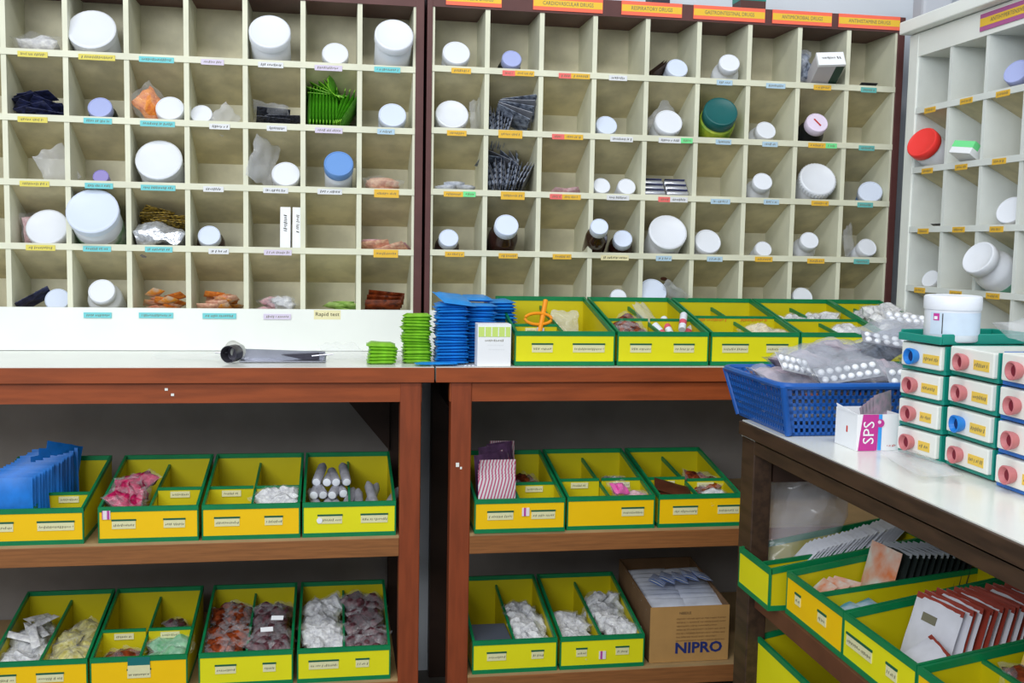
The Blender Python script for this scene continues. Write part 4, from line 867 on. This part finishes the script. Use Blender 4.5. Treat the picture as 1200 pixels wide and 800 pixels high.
# ------------------------------------------------------------------ SPS box
t = thing('open_white_box', 'open white box printed SPS in magenta beside the basket', 'box', loc=(.79, -.98, .8055))
sw, sdp, sh = .073, .07, .058
MB().box(0, sw, 0, .0015, 0, sh).build('front_panel', white_pp, t); MB().box(0, .0015, .0015, sdp, 0, sh).build('side_panel', white_pp, t)
MB().box(sw-.0015, sw, .0015, sdp, 0, sh).build('side_panel', white_pp, t); MB().box(0, sw, sdp, sdp+.0015, 0, sh+.002).build('back_panel', white_pp, t)
MB().prism([(.0, sh), (sdp*.9, sh+.0), (sdp, sh+.008)], -.0012, .0002).build('open_flap', white_pp, t)
MB().prism([(.003, 0), (.035, 0), (.036, sh), (.0095, sh), (.006, sh*.5)], -.0008, -.0002, 'y').build('magenta_panel', magenta, t)
MB().box(.036, .042, -.0008, -.0002, 0, sh).build('blue_stripe', M('sky_blue_print', (60, 160, 240), .5), t)
MB().lathe([(.0065, 0), (.0065, .0006)], 20, T=TR(.039, -.0008, .044, pi/2)).build('magenta_disc', magenta, t); MB().lathe([(.0028, 0), (.0028, .0006)], 14, T=TR(.037, -.0015, .046, pi/2)).build('pale_dot', pink_lid, t)
import os
lettering('SPS', .0265, white_pp, t, TR(.0205, -.0012, .029, pi/2) @ TR(0, 0, 0, 0, 0, pi/2), sx=1.0)
scribble(.052, .066, .008, .004, -.0006, ink_red, t, 7)
MB().box(-.0006, 0, .03, .034, .025, .035).build('red_dash', ink_red, t)
pc = sachet_p('packet', .055, .07, .004, mott('grey_pink_card', (200, 170, 190), (150, 150, 158), 60, .5, 0), 13)
for k in range(5): put(pc, TR(.832+.005*k, -.945, .85+.003*k, pi/2, -.35+.06*k, .5, .9), 'grey pink packet sticking out of the white open box', 'packets in the open white box')

# ------------------------------------------------------------------ stackable drawers, fronts facing the room's left side (-X)
pk_k = M('dusty_pink_knob', (198, 120, 124), .4); pk_d = M('deep_rose', (120, 30, 48), .5); bl_k = M('blue_knob', (34, 128, 216), .35); bl_d = M('deep_blue_inner', (10, 44, 100), .4)
dr_w = M('drawer_white_plastic', (232, 234, 228), .35, spec=.4)
def drawer(label, y, z, casing, blue=False, x=.875, wd=.1, h=.0455, lab=(.03, .034), dep=.17, rot=0):
    t = thing('stackable_drawer', label, 'drawer', mtx=TR(x, y, z, 0, 0, -pi/2+rot)); c = .004
    # local x runs towards the camera side, local y into the table
    MB().box(-wd/2, wd/2, .006, dep, 0, .006).build('casing', casing, t, bevel=.001)
    k = MB(); k.box(-wd/2, -wd/2+c, .006, dep, .006, h-.001); k.box(wd/2-c, wd/2, .006, dep, .006, h-.001); k.box(-wd/2+c, wd/2-c, dep-c, dep, .006, h-.001); k.build('casing_wall', casing, t)
    d = MB().box(-wd/2+.0045, wd/2-.0045, 0, .155, .0065, h-.0015).build('drawer_box', dr_w, t, bevel=.002)
    T = TR(-wd*.12, .002, h*.52, pi/2)
    kn = MB().lathe([(.0085, 0), (.0115, .006), (.0128, .013), (.0128, .015), (.011, .0155), (.0085, .01), (.006, .006), (.003, .005)], 24, T=T).build('knob', bl_k if blue else pk_k, d, smooth=True)
    MB().lathe([(.0078, 0), (.0074, .0006)], 18, T=TR(-wd*.12+.001, -.0075, h*.52, pi/2)).build('knob_centre', bl_d if blue else pk_d, kn)
    lx = wd*.06; a, b_ = lab
    l = MB().box(lx, lx+b_, -.0008, .0004, h*.5-.0075, h*.5+.0065).build('yellow_label', M('yellow_tag', (232, 196, 84), .6), d)
    scribble(lx+.003, lx+b_-.003, h*.5-.0005, .006, -.0012, ink, l, seed=int(z*1000))
    return t
C1y, C2y, C3y = -1.04, -1.15, -1.279
names = ['lowest', 'third from top', 'second from top', 'topmost']
for k in range(4):
    drawer('white drawer in teal casing, %s of the left column%s' % (names[k], ', with blue knob' if k == 3 else ''), C1y, .806+.0443*k, teal, blue=(k == 3), x=.856, wd=.1, rot=.12, h=.0435, lab=(.03, .026 if k < 2 else .036))
for k in range(4):
    drawer('white drawer in teal casing, %s of the middle column%s' % (names[k], ', with blue knob' if k == 1 else ''), C2y, .806+.0448*k+.002, teal, blue=(k == 1), x=.868, wd=.113, h=.0435, lab=(.03, .036))
for k in range(4):
    drawer('white drawer in blue casing, %s of the right column' % names[k], C3y, .806+.0462*k-.0, blue_cas, x=.862, wd=.112, lab=(.03, .036))
# teal tray on the left column, with the white jar in it
ztp = .806+.0443*4
t = thing('teal_tray', 'teal plastic tray rim on top of the left drawer column', 'tray', mtx=TR(.854, C1y, ztp+.001, 0, 0, -pi/2+.12))
MB().box(-.046, .046, .0, .17, 0, .003).build('tray_floor', teal, t)
b = MB(); b.box(-.049, .049, -.003, .001, 0, .012); b.box(-.049, -.045, .001, .17, 0, .016); b.box(.045, .049, .001, .17, 0, .016); b.box(-.049, .049, .17, .174, 0, .016); b.build('tray_rim', teal, t, bevel=.0015)
t = thing('jar', 'large white jar standing on the teal tray above the drawers', 'jar', loc=(.898, -1.05, ztp+.0045)); t.scale = (.88, .88, .88)
MB().lathe([(.043, 0), (.045, .003), (.045, .062), (.044, .066)], 40).build('body', white_pl, t, smooth=True)
MB().lathe([(.0465, .054), (.047, .056), (.047, .075), (.045, .0775), (.043, .078), (.042, .077)], 40).build('lid', white_pl, t, smooth=True)
b = MB(); 
for k in range(14):
    a = radians(186+6*k); pass
def curved(r, a0, a1, z0, z1, m, nm, par, n=12):
    b = MB(); vs = []; fs = []
    for k in range(n+1):
        a = radians(a0+(a1-a0)*k/n); vs += [(r*cos(a), r*sin(a), z0), (r*cos(a), r*sin(a), z1)]
    for k in range(n): fs.append((2*k, 2*k+2, 2*k+3, 2*k+1))
    return b.add(vs, fs).build(nm, m, par, smooth=True)
lb = curved(.0454, 190, 330, .012, .05, M('pale_blue_label', (206, 222, 240), .5, .08, 30), 'label', t)
curved(.0457, 198, 212, .036, .048, magenta, 'magenta_mark', lb); curved(.0457, 218, 220, .014, .048, ink_dk, 'dark_line', lb); curved(.0459, 200, 208, .038, .043, white_pp, 'pale_mark', lb)
# plastic on top of the right columns and on the table
o = empty_bag(64, .2, .16, clear2, .045); put(o, TR(.985, -1.24, ztp+.03, .1, .05, .3), 'clear plastic bag with teal bits on top of the right drawer columns')
o = empty_bag(65, .2, .07, clear2, .014); put(o, TR(.812, -1.12, .816, .0, -.0, 1.4, .9), 'flat translucent plastic bag on the white table before the drawers')
o = empty_bag(66, .3, .2, film('white_film', (236, 238, 244), .75, .3), .09); put(o, TR(1.2, -1.12, .87, .1, .2, .6), 'white plastic bag of supplies behind the drawers')
# big clear bag in the gap below
o = empty_bag(67, .16, .22, clear_dk, .1); put(o, TR(.835, -.70, .61, pi/2-.3, .3, -.2), 'large clear plastic bag in the gap behind the dark table leg')
# ------------------------------------------------------------------ things on top of the middle cabinet
for x0, x1, m1, lab in ((.955, 1.02, brown_gl, 'brown carton with teal top on top of the middle cabinet'), (.73, .775, dark_gl, 'dark carton on top of the middle cabinet')):
    t = thing('small_carton', lab, 'box', loc=((x0+x1)/2, .03, 1.7045)); h = (x1-x0)/2
    MB().box(-h, h, -.025, .03, 0, .05).build('carton', M('dark_brown_card', (84, 50, 44), .5) if m1 is brown_gl else M('black_card', (52, 46, 58), .5), t)
    MB().box(-h-.0005, h+.0005, -.0255, .0305, .02, .051).build('top_band', teal if m1 is brown_gl else M('violet_card', (96, 84, 130), .5), t)

for p in PROTOS: prune(p)
